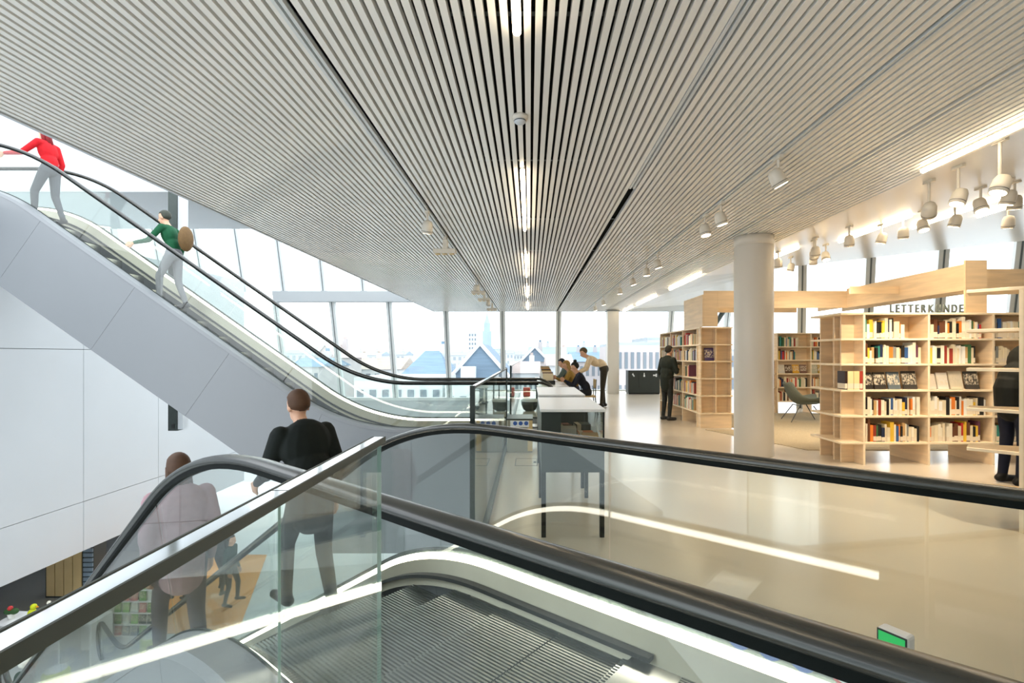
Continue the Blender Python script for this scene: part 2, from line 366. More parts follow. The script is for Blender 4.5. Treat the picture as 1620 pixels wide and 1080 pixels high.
# ================================================================== ESCALATORS
class Esc:
    """moving stair; local path coordinates u (along), w (offset normal to the path), v (across)"""
    def __init__(s, base, d, rise, uint2, R1, R2, u0, u1, th):
        s.base = Vector(base); s.d = Vector((d[0], d[1], 0)); s.n = Vector((-d[1], d[0], 0)) if False else None
        s.sgn = 1 if rise > 0 else -1; s.th = th; s.u2 = uint2; s.R1 = R1; s.R2 = R2; s.u0 = u0; s.u1 = u1
        s.pts = s.path()
    def path(s):
        th = s.th*s.sgn; pts = []
        t1 = s.R1*math.tan(s.th/2); t2 = s.R2*math.tan(s.th/2); z2 = s.u2*math.tan(th)
        u = s.u0
        while u < -t1-.2: pts.append((u, 0, 0)); u += .2
        for i in range(15):
            a = s.th*i/14; pts.append((-t1+s.R1*math.sin(a), s.sgn*s.R1*(1-math.cos(a)), a*s.sgn))
        c, sn = math.cos(th), math.sin(th)
        ua, ub = t1*c, s.u2-t2*c
        nn = int((ub-ua)/.25)
        for i in range(1, nn): u = ua+(ub-ua)*i/nn; pts.append((u, u*math.tan(th), th))
        for i in range(15):
            a = s.th*(1-i/14); pts.append((s.u2+t2-s.R2*math.sin(a), z2-s.sgn*s.R2*(1-math.cos(a)), a*s.sgn))
        u = s.u2+t2+.2
        while u < s.u1: pts.append((u, z2, 0)); u += .2
        pts.append((s.u1, z2, 0))
        return pts
    def off(s, w, a=None, b=None):
        out = []
        for u, z, t in s.pts:
            if (a is None or u >= a) and (b is None or u <= b): out.append((u-math.sin(t)*w, z+math.cos(t)*w, t))
        return out
    def height(s, u):
        for (u0, z0, t0), (u1, z1, t1) in zip(s.pts, s.pts[1:]):
            if u0 <= u <= u1: return z0+(z1-z0)*(u-u0)/max(1e-6, u1-u0)
        return s.pts[-1][1]
    def interp(s, u):
        for (u0, z0, t0), (u1, z1, t1) in zip(s.pts, s.pts[1:]):
            if u0 <= u <= u1:
                k = (u-u0)/max(1e-6, u1-u0); return (u, z0+(z1-z0)*k, t0+(t1-t0)*k)
        return s.pts[-1] if u > s.pts[-1][0] else s.pts[0]
    def P(s, u, v, z): return s.base+s.d*u+s.lat*v+Vector((0, 0, z))
    def sweep(s, sec, a, b, closed=True, mb=None, mi=0):
        """sec: list of (v, w); swept from u=a to u=b"""
        row = [s.interp(a)]+[p for p in s.pts if a+1e-3 < p[0] < b-1e-3]+[s.interp(b)]
        mb = mb or MB(); vs = []; n = len(sec)
        for u, z, t in row:
            for v, w in sec: vs.append(s.P(u-math.sin(t)*w, v, z+math.cos(t)*w))
        fs = []
        for i in range(len(row)-1):
            for j in range(n if closed else n-1):
                fs.append((i*n+j, i*n+(j+1) % n, (i+1)*n+(j+1) % n, (i+1)*n+j))
        if closed: fs += [tuple(range(n)), tuple(range((len(row)-1)*n, len(row)*n))[::-1]]
        return mb.add(vs, fs, mi)
def rect(v0, v1, w0, w1): return [(v0, w0), (v1, w0), (v1, w1), (v0, w1)]

def rail_loop(e, v, mbx, sec):
    """handrail: along the top, round the newel at both ends and back underneath"""
    W0, r = .955, .33
    line = [(u-math.sin(t)*W0, z+math.cos(t)*W0) for u, z, t in e.pts]
    a = line[0]; pre = [(a[0]-r*math.sin(q), a[1]-r+r*math.cos(q)) for q in [PI*k/14 for k in range(14, 0, -1)]]
    b = line[-1]; post = [(b[0]+r*math.sin(q), b[1]-r+r*math.cos(q)) for q in [PI*k/14 for k in range(1, 15)]]
    L = pre+line+post; vs = []; n = len(sec)
    for i, (u, z) in enumerate(L):
        q0 = L[max(0, i-1)]; q1 = L[min(len(L)-1, i+1)]; dx, dz = q1[0]-q0[0], q1[1]-q0[1]; l = math.hypot(dx, dz) or 1
        nu, nz = -dz/l, dx/l
        for sv, sw_ in sec: vs.append(e.P(u+nu*sw_, v+sv, z+nz*sw_))
    fs = [(i*n+j, i*n+(j+1) % n, (i+1)*n+(j+1) % n, (i+1)*n+j) for i in range(len(L)-1) for j in range(n)]
    fs += [tuple(range(n)), tuple(range((len(L)-1)*n, len(L)*n))[::-1]]
    return mbx.add(vs, fs)

def newel_glass(e, v, end):
    W0, r = .945, .32; u, z, t = e.pts[0] if end < 0 else e.pts[-1]; sg = end
    poly = [(u, z+.22)]+[(u+sg*r*math.sin(q), z+W0-r+r*math.cos(q)) for q in [PI*k/14 for k in range(14, -1, -1)]]
    poly = [(u, z+W0-2*r)]+poly[1:]
    n = len(poly); vs = [e.P(a, v-.006, b) for a, b in poly]+[e.P(a, v+.006, b) for a, b in poly]
    return MB().add(vs, [tuple(range(n)), tuple(range(n, 2*n))[::-1]]+[(i, (i+1) % n, n+(i+1) % n, n+i) for i in range(n)])

def escalator(label, base, lat, d, rise, u2, R1, R2, u0, u1, th, W, joints, led_a, led_b, comb_u, truss_a, truss_b, step_a, step_b, wd=0.0):
    e = Esc(base, d, rise, u2, R1, R2, u0, u1, th); e.lat = Vector((lat[0], lat[1], 0)); hw = W/2
    t = thing('escalator', label, 'escalator')
    oval = [(.038*math.cos(2*PI*k/14), .005+.022*math.sin(2*PI*k/14)) for k in range(14)]
    for sg in (-1, 1):
        v = sg*hw
        rail = rail_loop(e, v, MB(), oval).build('handrail', M['rubber'], t, smooth=True)
        e.sweep(rect(v-.02, v+.02, .920, .945), u0, u1).build('rail_guide', M['guide'], rail)
        js = [u0]+[j for j in joints if u0 < j < u1]+[u1]
        for a, b in zip(js, js[1:]):
            e.sweep(rect(v-.006, v+.006, .20+wd, .922), a+.006, b-.006).build('glass_panel', M['glass'], t)
        newel_glass(e, v, -1).build('glass_end', M['glass'], t); newel_glass(e, v, 1).build('glass_end', M['glass'], t)
        e.sweep([(v-sg*.010, .216+wd), (v-sg*.022, .213+wd), (v-sg*.034, .180+wd), (v-sg*.010, .180+wd)], led_a, led_b).build('light_strip', M['led'], t)
        e.sweep([(v-sg*.034, .178+wd), (v-sg*.012, .178+wd), (v-sg*.09, -.02), (v-sg*.12, -.02)], led_a-.25, u1-.2).build('skirt_panel', M['skirt'], t)
        e.sweep(rect(v-sg*.09, v-sg*.135, .028, .05), comb_u-.1, u1-.4).build('safety_brush', M['groove'], t)
        e.sweep([(v-sg*.008, .16+wd), (v+sg*.012, .235+wd), (v+sg*.14, .215+wd), (v+sg*.16, .17+wd), (v-sg*.008, .12+wd)], u0, u1).build('outer_deck', M['clad'], t)
        e.sweep(rect(v+sg*.006, v+sg*.014, .19+wd, .245+wd), u0, u1).build('glass_channel', M['steeld'], t)
        js2 = [truss_a+k*1.5 for k in range(int((truss_b-truss_a)/1.5)+1)]+[truss_b]
        for a, b in zip(js2, js2[1:]):
            if b-a > .1: e.sweep(rect(v+sg*.14, v+sg*.155, -1.05, .17+wd), a+.0015, b-.0015).build('cladding_panel', M['clad'], t)
    e.sweep(rect(-hw-.135, hw+.135, -1.04, -.36), max(truss_a, -.9) if rise < 0 else truss_a, truss_b).build('truss', M['clad'], t)
    # treads
    tw = hw-.125; nr = 52; rp = 2*tw/nr; sm = MB(); vs = []
    for i in range(nr):
        x = -tw+i*rp
        vs += [(x, 0), (x+rp*.5, 0), (x+rp*.5, -.011), (x+rp, -.011)]
    k = len(vs); sm.add([(0, y, z) for y, z in vs]+[(.392, y, z) for y, z in vs], [(i, i+1, k+i+1, k+i) for i in range(k-1)])
    sm.box(0, .392, -tw, tw, -.2, -.012); sme = sm.mesh('step', M['tread'])
    rzz = math.atan2(d[1], d[0])
    u = step_a
    while u < step_b:
        z = min(e.height(u), e.height(min(u+.4, e.u1)))
        p = e.P(u, 0, z+(-.012)); o = link('step', sme, t, p, rzz); u += .4
    # comb plate and ridged landing plate at the near end
    cz = .0
    nr2 = 70; rp2 = 2*(hw-.1)/nr2; lp = MB(); vs = []
    for i in range(nr2):
        x = -(hw-.1)+i*rp2; vs += [(x, .006), (x+rp2*.5, .006), (x+rp2*.5, 0), (x+rp2, 0)]
    k = len(vs); La = comb_u-1.35; Lb = comb_u-.24
    lp.add([(La, y, z) for y, z in vs]+[(Lb, y, z) for y, z in vs], [(i, i+1, k+i+1, k+i) for i in range(k-1)])
    lo = lp.build('landing_plate', M['tread'], t); lo.location = e.P(0, 0, .004); lo.rotation_euler = (0, 0, rzz)
    cp = MB().box(comb_u-.24, comb_u+.0, -(hw-.1), hw-.1, -.02, .009)
    for i in range(0, nr): cp.box(comb_u, comb_u+.03, -tw+i*rp+rp*.55, -tw+i*rp+rp*.95, -.02, .004)
    co = cp.build('comb_plate', M['steel'], t); co.location = e.P(0, 0, .0); co.rotation_euler = (0, 0, rzz)
    return t, e

# --- upper escalator, climbing to the left across the void
E1T, E1 = escalator('long escalator climbing left across the void to the upper storey', (-3.04, 8.84, 0), (0, 1), (-1, 0), 1, 5.62, 3.45, 2.1,
          -3.18, 8.6, math.radians(35.1), 1.28, [-2.1, -.55, 1.1, 2.75, 4.4, 6.0, 7.3], -2.6, 8.4, -1.9, -2.66, 8.4, -1.9, 8.0)
MB().box(-3.25, -.39, 8.05, 9.62, -1.75, -.3).build('pit_cladding', M['clad'], E1T)
for x in (-2.42, -1.42): MB().box(x, x+.008, 8.038, 8.05, -1.75, -1.06).build('panel_joint', M['framed'], E1T)

# --- lower escalator, dropping away from the near landing
ANG = math.radians(39.58); D2 = (-math.cos(ANG), math.sin(ANG)); N2 = (math.sin(ANG), math.cos(ANG))
NN, W2, AI = .888, 1.32, 2.655
b2 = Vector((N2[0]*(NN+W2/2)+D2[0]*AI, N2[1]*(NN+W2/2)+D2[1]*AI, 0))
# joints seen in the glass at pixels 780 and 1058 lie .5 m and 1.3 m before the crest
E2T, E2 = escalator('near escalator with black handrails dropping diagonally into the void', b2, N2, D2, -1, 7.97, 2.09, 3.2,
          -3.45, 9.6, math.radians(30), W2, [-1.35, .45, 2.1, 3.7, 5.3, 6.9], -2.35, 9.0, -1.53, -1.3, 8.6, -1.53, 8.6, wd=-.06)
# stickers low on the far glass beside the landing
for i, (du, m_) in enumerate(((-1.98, 'blue'), (-2.10, 'blue'), (-2.22, 'blue'), (-2.36, 'stred'))):
    p = E2.P(du, W2/2-.014, .215)
    s_ = MB(); s_.lathe([(.047, 0), (.047, .002)], p, -E2.lat, n=24); o = s_.build('sticker', M[m_], E2T)
    if m_ == 'stred':
        MB().lathe([(.034, .002), (.034, .003)], p, -E2.lat, n=24).build('sticker_centre', M['stwhite'], o)
    else:
        MB().lathe([(.02, .002), (.02, .003)], p, -E2.lat, n=4).build('sticker_symbol', M['stwhite'], o)
# green running-direction display at the end of the near balustrade
gd = thing('direction_display', 'small white post-top display with a green arrow by the near handrail', 'display', (.735, 1.015, 0), math.atan2(-.85, .5))
b_ = MB(); b_.box(-.028, .028, -.016, .016, .815, .849); bevel(b_.build('housing', M['stwhite'], gd), .006)
MB().box(-.0265, .0265, -.0175, -.016, .8165, .8475).build('bezel', M['black'], gd)
MB().box(-.0235, .0235, -.0185, -.0175, .82, .844).build('screen', M['green'], gd)
MB().tube((0, 0, 0), (0, 0, .815), .008).build('post', M['steel'], gd)

# --- glass guards along the edge of the void
def guard(label, segs, posts, ztop=1.2):
    g = thing('glass_guard', label, 'guard')
    for a, b in segs:
        p = MB().box(VX-.006, VX+.006, a+.002, b-.002, -.3, ztop-.012).build('glass_panel', M['glass'], g)
        c = MB().box(VX-.013, VX+.013, a+.002, b-.002, ztop-.012, ztop).build('top_edge', M['polish'], g)
        for sx in (-1, 1): MB().box(VX+sx*.0145-.0015, VX+sx*.0145+.0015, a, b, ztop-.014, ztop+.001).build('edge_seal', M['letter'], c)
        MB().box(VX-(.005 if b == segs[-1][1] else .002), VX+(.005 if b == segs[-1][1] else .002), b-.002, b-.001, -.3, ztop-.014).build('panel_edge', M['gedge'], g)
    MB().box(VX-.03, VX+.03, segs[0][0], segs[-1][1], -.32, .03).build('base_channel', M['steeld'], g)
    for y in posts: MB().box(VX-.016, VX+.016, y-.012, y+.012, -.3, ztop+.005).build('post', M['dark'], g)
    return g
guard('clear glass guard close to the camera with bright polished top edge', [(-1.5, .749), (.749, 1.244)], [])
guard('glass guard with dark slim posts between both escalators', [(3.29, 5.6), (5.6, 8.0)], [3.27, 8.0])
guard('distant glass guard running to the far windows behind the escalator', [(9.85, 13.2), (13.2, 16.6), (16.6, 19.6)], [9.83])

# ================================================================== LIGHT FITTINGS
def tube_light(label, x, y0, y1, z, group, r=.022, tail=0.0):
    t = thing('linear_light', label, 'light', (x, y0, z), 0, group)
    o = MB().tube((0, 0, 0), (0, y1-y0, 0), r, n=10); o.build('diffuser', M['tube'], t, smooth=True)
    MB().box(-r, r, 0, y1-y0, r*.6, r+.03).build('housing', M['spot'], t)
    return t
for i, (a, b) in enumerate(((-3.3, -1.2), (.52, 2.585), (4.53, 6.65), (8.3, 10.6), (12.2, 14.3), (15.9, 18.1))):
    tube_light(['warm tube light in the ceiling behind the viewpoint', 'warm tube light at the top edge of the picture over the smoke detector',
                'warm tube light in the ceiling centre just beyond the smoke detector', 'third warm tube along the ceiling centre, over the far guard',
                'fourth warm tube along the ceiling centre, small and distant', 'last warm tube of the ceiling centre by the far windows'][i], -.065, a, b, H-.028, 'warm tubes along the ceiling centre')
for i, (a, b) in enumerate(((-1.8, .4), (2.3, 4.53), (10.4, 12.7), (14.1, 16.6), (17.3, 19.0))):
    tube_light(['warm tube along the slat edge behind the viewpoint', 'long warm tube along the slat edge above the spotlights at picture right',
                'warm tube along the slat edge just behind the round column', 'middle warm tube of the slat edge left of the round column',
                'farthest warm tube of the slat edge over the rear square column'][i], 3.52, a, b, H-.028, 'warm tubes along the slat edge')
for i, (x, a, b) in enumerate(((4.35, 8.2, 10.4), (4.9, 6.5, 8.0), (5.6, 6.0, 7.4), (6.2, 5.6, 7.0))):
    tube_light(['recessed light line in the white soffit nearest the round column', 'recessed light line in the soffit over the bookcase aisle',
                'recessed light line in the soffit above the lettered bookcase', 'recessed light line in the soffit nearest the picture edge'][i], x, a, b, soff_z(x, (a+b)/2)-.03, 'light lines in the soffit')

def spot_proto():
    hd = MB().lathe([(.012, .10), (.045, .088), (.060, .055), (.064, .0), (.064, -.05), (.058, -.05)], n=18).mesh('head', M['spot'], True)
    rg = MB().lathe([(.0655, -.028), (.0655, -.024)], n=18).mesh('ring', M['black'], True)
    ln = MB().lathe([(.054, -.047), (.054, -.052)], n=18).mesh('lens', M['lens'])
    return hd, rg, ln
HD, RG, LN = spot_proto()
def spotlight(label, x, y, ztop, zhead, tilt, yaw, group, energy=0):
    t = thing('track_spotlight', label, 'spotlight', (x, y, ztop), 0, group)
    dz = zhead-ztop
    MB().box(-.018, .018, -.06, .06, -.03, .0).build('adapter', M['spot'], t)
    MB().tube((0, 0, -.02), (0, 0, dz+.09), .012, n=8).build('stem', M['spot'], t)
    R_ = Matrix.Rotation(yaw, 4, 'Z') @ Matrix.Rotation(tilt, 4, 'X')
    h = link('head', HD, t); h.matrix_local = Matrix.Translation((0, 0, dz)) @ R_
    link('ring', RG, h); link('lens', LN, h)
    if energy:
        l = bpy.data.lights.new('spot_beam', 'SPOT'); l.energy = energy*1.05; l.color = (1, .81, .58); l.spot_size = math.radians(75); l.spot_blend = .7; l.shadow_soft_size = .05
        lo = bpy.data.objects.new('spot_beam', l); COL.objects.link(lo); lo.parent = h; lo.location = (0, 0, -.075)
    return t
RT = [(4.27, .5), (5.55, .3), (6.05, -.2), (8.3, .3), (9.1, .1), (10.3, .3), (11.8, .1), (14.4, .2), (16.2, .2)]
for i, (y, tl) in enumerate(RT):
    spotlight('white spotlight on the track left of the round column, %s from the near end' % ORD[i], 2.1, y, H, H-.2, tl, -PI/2 if i != 2 else .6, 'spotlights on the inner track', 60 if i in (1, 3, 5) else 0)
LT = [(5.92, 'single'), (7.2, 'triple'), (11.3, 'single'), (11.9, 'triple'), (13.4, 'triple'), (14.6, 'single'), (16.2, 'triple')]
for i, (y, kd) in enumerate(LT):
    if kd == 'single':
        spotlight('white spotlight on the ceiling track nearest the void, %s fitting from the near end' % ORD[i], -1.2, y, H, H-.2, .35, .5, 'fittings on the void-side track')
    else:
        t = thing('wall_washer', 'white three-lamp washer on the track nearest the void, %s fitting along' % ORD[i], 'light', (-1.2, y, H), 0, 'fittings on the void-side track')
        MB().box(-.02, .02, -.07, .07, -.04, 0).build('adapter', M['spot'], t)
        MB().box(-.03, .03, -.05, .05, -.17, -.04).build('arm', M['spot'], t)
        b_ = MB(); b_.box(-.17, .15, -.07, .07, -.235, -.17); bevel(b_.build('housing', M['spot'], t), .01)
        for q in range(3): MB().lathe([(.04, 0), (.034, -.012)], (-.11+q*.10, 0, -.235), n=14).build('lamp', M['ochre'], t)
R1 = [(3.72, 4.0, 2.73), (3.9, 4.6, 2.82), (3.95, 5.0, 2.82), (4.36, 6.9, 2.94), (4.24, 7.5, 2.92), (4.33, 7.7, 2.92), (4.18, 8.5, 2.93)]
for i, (x, y, z) in enumerate(R1):
    spotlight('white spotlight on a stem in the front soffit row, %s from picture right' % ORD[i], x, y, soff_z(x, y), z, .35 if i not in (2, 5) else .9, PI*.5 if i in (0, 1) else -.6, 'stem spotlights, front soffit row', 90 if i in (0, 2, 3, 5) else 0)
R2 = [(5.14, 5.36), (4.92, 5.2), (4.86, 5.45), (5.82, 6.15), (5.13, 6.1), (4.9, 6.3), (4.95, 6.7), (4.87, 7.0), (4.83, 8.25), (4.85, 8.65), (4.8, 9.3)]
for i, (x, y) in enumerate(R2):
    spotlight('small white spotlight in the rear soffit row, %s from picture right' % ORD[i], x, y, soff_z(x, y), 3.0, .3, [-.5, .4, PI][i % 3], 'stem spotlights, rear soffit row', 90 if i in (1, 4, 6, 9) else 0)
sd = thing('smoke_detector', 'round white smoke detector on the ceiling slats', 'smoke detector', (-.068, 3.55, H))
MB().lathe([(.056, 0), (.056, -.018), (.05, -.03)], n=28).build('base', M['spot'], sd, smooth=True)
MB().lathe([(.04, -.03), (.042, -.042), (.028, -.055), (.0, -.057)], n=28).build('chamber', M['white'], sd, smooth=True)
MB().lathe([(.0425, -.036), (.0425, -.04)], n=28).build('slot', M['black'], sd)

# ================================================================== BOOKCASES
LV = [.292, .632, .963, 1.295, 1.618, 1.946]      # shelf heights
def bookcase(label, loc, rz, nb, bw, depth=.68, cap=None, capd=.18, back=True, tip=.12):
    t = thing('bookcase', label, 'bookcase', loc, rz)
    L = nb*bw; x0 = -(capd+tip) if cap == 'start' else 0; x1 = L+(capd+tip if cap == 'end' else 0)
    for z in LV: bevel(MB().box(x0, x1, 0, depth, z-.026, z).build('shelf_board', [M['plye']], t), .002, 1)
    for i in range(nb+1):
        x = i*bw
        MB().box(x-.013, x+.013, .008, depth-.008, 0 if i not in () else .3, LV[-1]-.02).build('upright', M['ply'], t)
        MB().box(x-.0135, x+.0135, .002, .008, 0, LV[-1]-.026).build('upright_edge', M['plye'], t)
    MB().box(.013, L-.013, depth/2-.012, depth/2+.012, LV[0]-.02, LV[-1]-.02).build('back_panel', M['ply'], t)
    if cap:
        xa, xb = (-capd, -.013) if cap == 'start' else (L+.013, L+capd)
        MB().box(xa, xb, depth/2-.012, depth/2+.012, 0, LV[-1]-.02).build('cap_divider', M['ply'], t)
        for y in (.02, depth-.044): MB().box(xa, xb, y+.0, y+.024, 0, LV[-1]-.02).build('cap_side', M['ply'], t)
        if cap == 'end': MB().box(xb-.02, xb-.001, .045, depth-.045, 0, LV[0]-.02).build('plinth_panel', M['ply'], t)
    return t
BM = MB(); BM.box(0, .10, .01, 1, 0, 1, 0); BM.box(.90, 1, .01, 1, 0, 1, 0); BM.box(0.0, 1, 0, .03, 0, 1, 0); BM.box(.08, .92, .03, .96, .02, .975, 1)
BME = BM.mesh('book', [M['book'], M['paper']]); CME = BM.mesh('book', [M['cover'], M['paper']])
PAL = [('cream', (228, 214, 182), 13), ('ivory', (236, 228, 206), 9), ('white', (238, 236, 228), 5), ('tan', (196, 160, 108), 3), ('grey', (140, 140, 134), 4), ('black', (36, 34, 32), 6),
       ('red', (190, 50, 42), 3), ('brick-red', (150, 58, 44), 2), ('orange', (226, 130, 52), 4), ('yellow', (232, 190, 62), 3), ('brown', (106, 66, 42), 3), ('blue', (54, 92, 146), 2),
       ('teal', (58, 140, 128), 2), ('navy', (38, 48, 76), 2), ('green', (70, 112, 70), 2), ('plum', (98, 56, 76), 1)]
PALL = [p for p in PAL for _ in range(p[2])]
rb = random.Random(11)
STUFF = MB(); STUFFM = []
def book_row(case, rz, org, x0, x1, z, front, group, where, single=True, from_=None):
    """a row of standing books; org/rz: bookcase frame"""
    x = x0; i = 0; Rz = Matrix.Rotation(rz, 4, 'Z')
    while x < x1:
        w = rb.choice((.018, .022, .026, .03, .034, .04, .048)); h = min(.285, rb.gauss(.215, .022)); dp = rb.uniform(.14, .18)
        cname, rgb, _ = rb.choice(PALL)
        if x+w > x1: break
        p = Vector(org)+Rz @ Vector((x, front+rb.uniform(0, .012), z+.001))
        j = rb.uniform(.9, 1.1); c = tuple(min(1, v*j) for v in lin(rgb))
        if single:
            o = link('book', BME); o.location = p; o.rotation_euler = (0, 0, rz); o.scale = (w, dp, h); o.color = (*c, 1)
            tag(o, '%s book, %s from %s on %s' % (cname, ORD[min(i, 39)], 'left', where), 'book', group)
        else:
            q = MB().box(0, w, 0, dp, 0, h); a = len(STUFF.v)
            STUFF.v += [tuple(p+Rz @ Vector(v)) for v in q.v]; STUFF.f += [tuple(k+a for k in f) for f in q.f]
            STUFF.m += [PAL.index((cname, rgb, _)) % 16]*6
        x += w+.0015; i += 1
        if rb.random() < .035: x += .02
def face_out(org, rz, x, z, front, w, h, rgb, label, group):
    o = link('book', CME); Rz = Matrix.Rotation(rz, 4, 'Z')
    p = Vector(org)+Rz @ Vector((x, front, z+.006))
    o.matrix_world = Matrix.Translation(p) @ Rz @ Matrix.Rotation(-.22, 4, 'X') @ Matrix.Translation((0, .025, 0)) @ Matrix.Rotation(-PI/2, 4, 'Z') @ Matrix.Diagonal((.022, w, h, 1))
    o.color = (*lin(rgb), 1); tag(o, label, 'book', group)

ROWN = {5: 'top', 3: 'second', 2: 'third', 1: 'fourth', 0: 'bottom', 4: 'top'}
RN = ['bottom', 'fourth', 'third', 'second', 'top']
# --- lettered bookcase
O1 = (4.27, 6.45, 0)
B1 = bookcase('birch plywood bookcase carrying the large grey letters', O1, 0, 3, .825, .70, 'start')
fills = {(0, 4): .70, (0, 3): .95, (0, 1): .94, (0, 0): .90, (1, 4): .88, (1, 3): .78, (1, 1): .94, (1, 0): .86, (2, 4): .5, (2, 3): .3, (2, 0): .45, (2, 1): .3}
for (b, r), f_ in fills.items():
    book_row(B1, 0, O1, b*.825+.02, b*.825+.02+.785*f_, LV[r], .03, 'books in the lettered bookcase', '%s shelf, %s bay of lettered bookcase' % (RN[r], ORD[b]))
for i, (x, w, h, c) in enumerate(((.03, .12, .215, (40, 36, 32)), (.17, .15, .22, (50, 46, 42)), (.35, .155, .225, (92, 104, 112)), (.545, .175, .235, (60, 58, 54)))):
    face_out(O1, 0, x, LV[2], .05, w, h, c, 'dark picture-cover book, %s face-out from left, first bay of lettered bookcase' % ORD[i], 'face-out books')
for i, (x, w, h, c) in enumerate(((.845, .12, .20, (216, 204, 190)), (.985, .14, .215, (222, 216, 204)), (1.15, .165, .235, (214, 204, 180)), (1.35, .17, .23, (70, 66, 60)))):
    face_out(O1, 0, x, LV[2], .05, w, h, c, '%s picture-cover book, %s face-out from left, second bay of lettered bookcase' % ('pale' if i < 3 else 'dark', ORD[i]), 'face-out books')
for i, (dx, w, c, nm) in enumerate(((-.245, .03, (52, 34, 28), 'dark brown'), (-.21, .075, (232, 214, 160), 'thick cream'), (-.13, .07, (226, 206, 150), 'thick yellowish'), (-.055, .035, (168, 62, 46), 'dull red'))):
    o = link('book', BME); o.location = (O1[0]+dx, O1[1]+.005, LV[2]+.001); o.scale = (w, .012 if False else .16, .235); o.color = (*lin(c), 1)
    if i >= 0: o.location.y -= 0.0
    tag(o, '%s book standing alone on the end shelf of lettered bookcase' % nm, 'book', 'books on the end shelf')
for nm in [o for o in B1.children if o.name.startswith('cap_side')][:1]:
    nm.location.y += .17
# letters
def text_obj(body, size, loc, m_, name, depth=.02, rot=(PI/2, 0, 0), parent=None):
    c = bpy.data.curves.new(name, 'FONT'); c.body = body; c.size = size; c.extrude = depth/2; c.offset = .0035; c.align_x = 'LEFT'
    tmp = bpy.data.objects.new('tmp', c); COL.objects.link(tmp); dg = bpy.context.evaluated_depsgraph_get(); dg.update()
    me = bpy.data.meshes.new_from_object(tmp.evaluated_get(dg)); bpy.data.objects.remove(tmp)
    me.materials.clear(); me.materials.append(m_); o = link(name, me, parent); o.location = loc; o.rotation_euler = rot
    return o, max(v.co.x for v in me.vertices)
sg = thing('letter_sign', 'grey capital letters reading LETTERKUNDE standing on the plywood bookcase', 'sign', (4.62, 6.49, LV[-1]))
xx = 0.0
for ch in 'LETTERKUNDE':
    o, wd = text_obj(ch, .145, (xx, 0, .006), M['letter'], 'letter', .018, parent=sg); xx += wd+.022
ks = .965/xx
for o in sg.children: o.location.x *= ks; o.scale.x = ks*.9
MB().box(-.01, .98, -.012, .02, 0, .006).build('base_rail', M['letter'], sg)
# --- bookcase at the right edge
O2 = (3.87, 3.98, 0)
RZ2 = -.77
B2 = bookcase('plywood bookcase cut by the picture edge with shelf tips poking out', O2, RZ2, 1, .825, .70, None)
for c_ in list(B2.children):
    if c_.name.startswith('shelf_board'): bpy.data.objects.remove(c_)
for z in LV: bevel(MB().add([(-.33, .03, z-.026), (-.33, .30, z-.026), (.825, .70, z-.026), (.825, 0, z-.026), (-.33, .03, z), (-.33, .30, z), (.825, .70, z), (.825, 0, z)],
             [(0, 1, 2, 3), (4, 7, 6, 5), (0, 4, 5, 1), (1, 5, 6, 2), (2, 6, 7, 3), (3, 7, 4, 0)]).build('shelf_board', M['plye'], B2), .002, 1)
for r, f_ in ((4, .9), (3, .9), (1, .8), (0, .9)):
    book_row(B2, RZ2, O2, .03, .03+.2*f_, LV[r], .03, 'books in the edge bookcase', '%s shelf of the bookcase cut by picture edge' % RN[r])
# --- bookcase left of the round column: long face to the left, end cap to the viewer
O3 = (3.27, 12.7, 0); RZ3 = -PI/2
B3 = bookcase('plywood bookcase with empty end compartments left of the round column', O3, RZ3, 3, .93, .64, 'end', .17, tip=.02)
for b in range(3):
    for r in range(5):
        if r == 2 and b != 1: pass
        f_ = rb.uniform(.7, .97)
        book_row(B3, RZ3, O3, b*.93+.02, b*.93+.02+(.89*f_ if r != 2 else .35), LV[r], .03, 'books in the column-side bookcase', '%s shelf, %s bay of column-side bookcase' % (RN[r], ORD[2-b]), single=False)
o = link('book', CME); o.matrix_world = Matrix.Translation((3.40, 9.80, LV[3]+.005)) @ Matrix.Rotation(-.2, 4, 'X') @ Matrix.Translation((0, .03, 0)) @ Matrix.Rotation(-PI/2, 4, 'Z') @ Matrix.Diagonal((.025, .20, .25, 1))
o.color = (*lin((66, 48, 104)), 1); tag(o, 'purple picture-cover book alone in the end compartment of the column-side bookcase', 'book', 'face-out books')
# tall ply panels and portal beams above the bookcases
def plank(name, label, *a): return tag(MB().box(*a).build(name, M['ply']), label, 'panel')
pf = thing('plywood_portal', 'plywood portal frame of panels and beams over the bookcases', 'portal', (3.27, 9.57, 0))
def pp(name, x0, x1, y0, y1, z0, z1): MB().box(x0-3.27, x1-3.27, y0-9.57, y1-9.57, z0, z1).build(name, M['ply'], pf)
pp('upright_panel', 3.27, 3.295, 9.57, 10.72, LV[-1], 2.55); pp('upright_panel', 3.297, 3.56, 9.57, 9.595, LV[-1], 2.62)
pp('beam', 3.562, 6.02, 9.57, 9.6, 2.30, 2.62); pp('beam', 3.562, 5.6, 10.6, 10.63, 2.30, 2.55)
pp('beam', 5.995, 6.025, 6.86, 9.565, 2.30, 2.66); pp('beam', 6.55, 6.58, 7.42, 11.5, 2.40, 2.62)
pp('beam', 7.1, 7.13, 7.42, 11.5, 2.40, 2.62); pp('beam', 6.03, 8.9, 7.38, 7.41, 2.30, 2.66); pp('beam', 5.2, 5.99, 8.2, 8.23, 2.40, 2.52)
pp('upright_panel', 5.86, 6.15, 6.80, 6.83, LV[-1], 2.68)
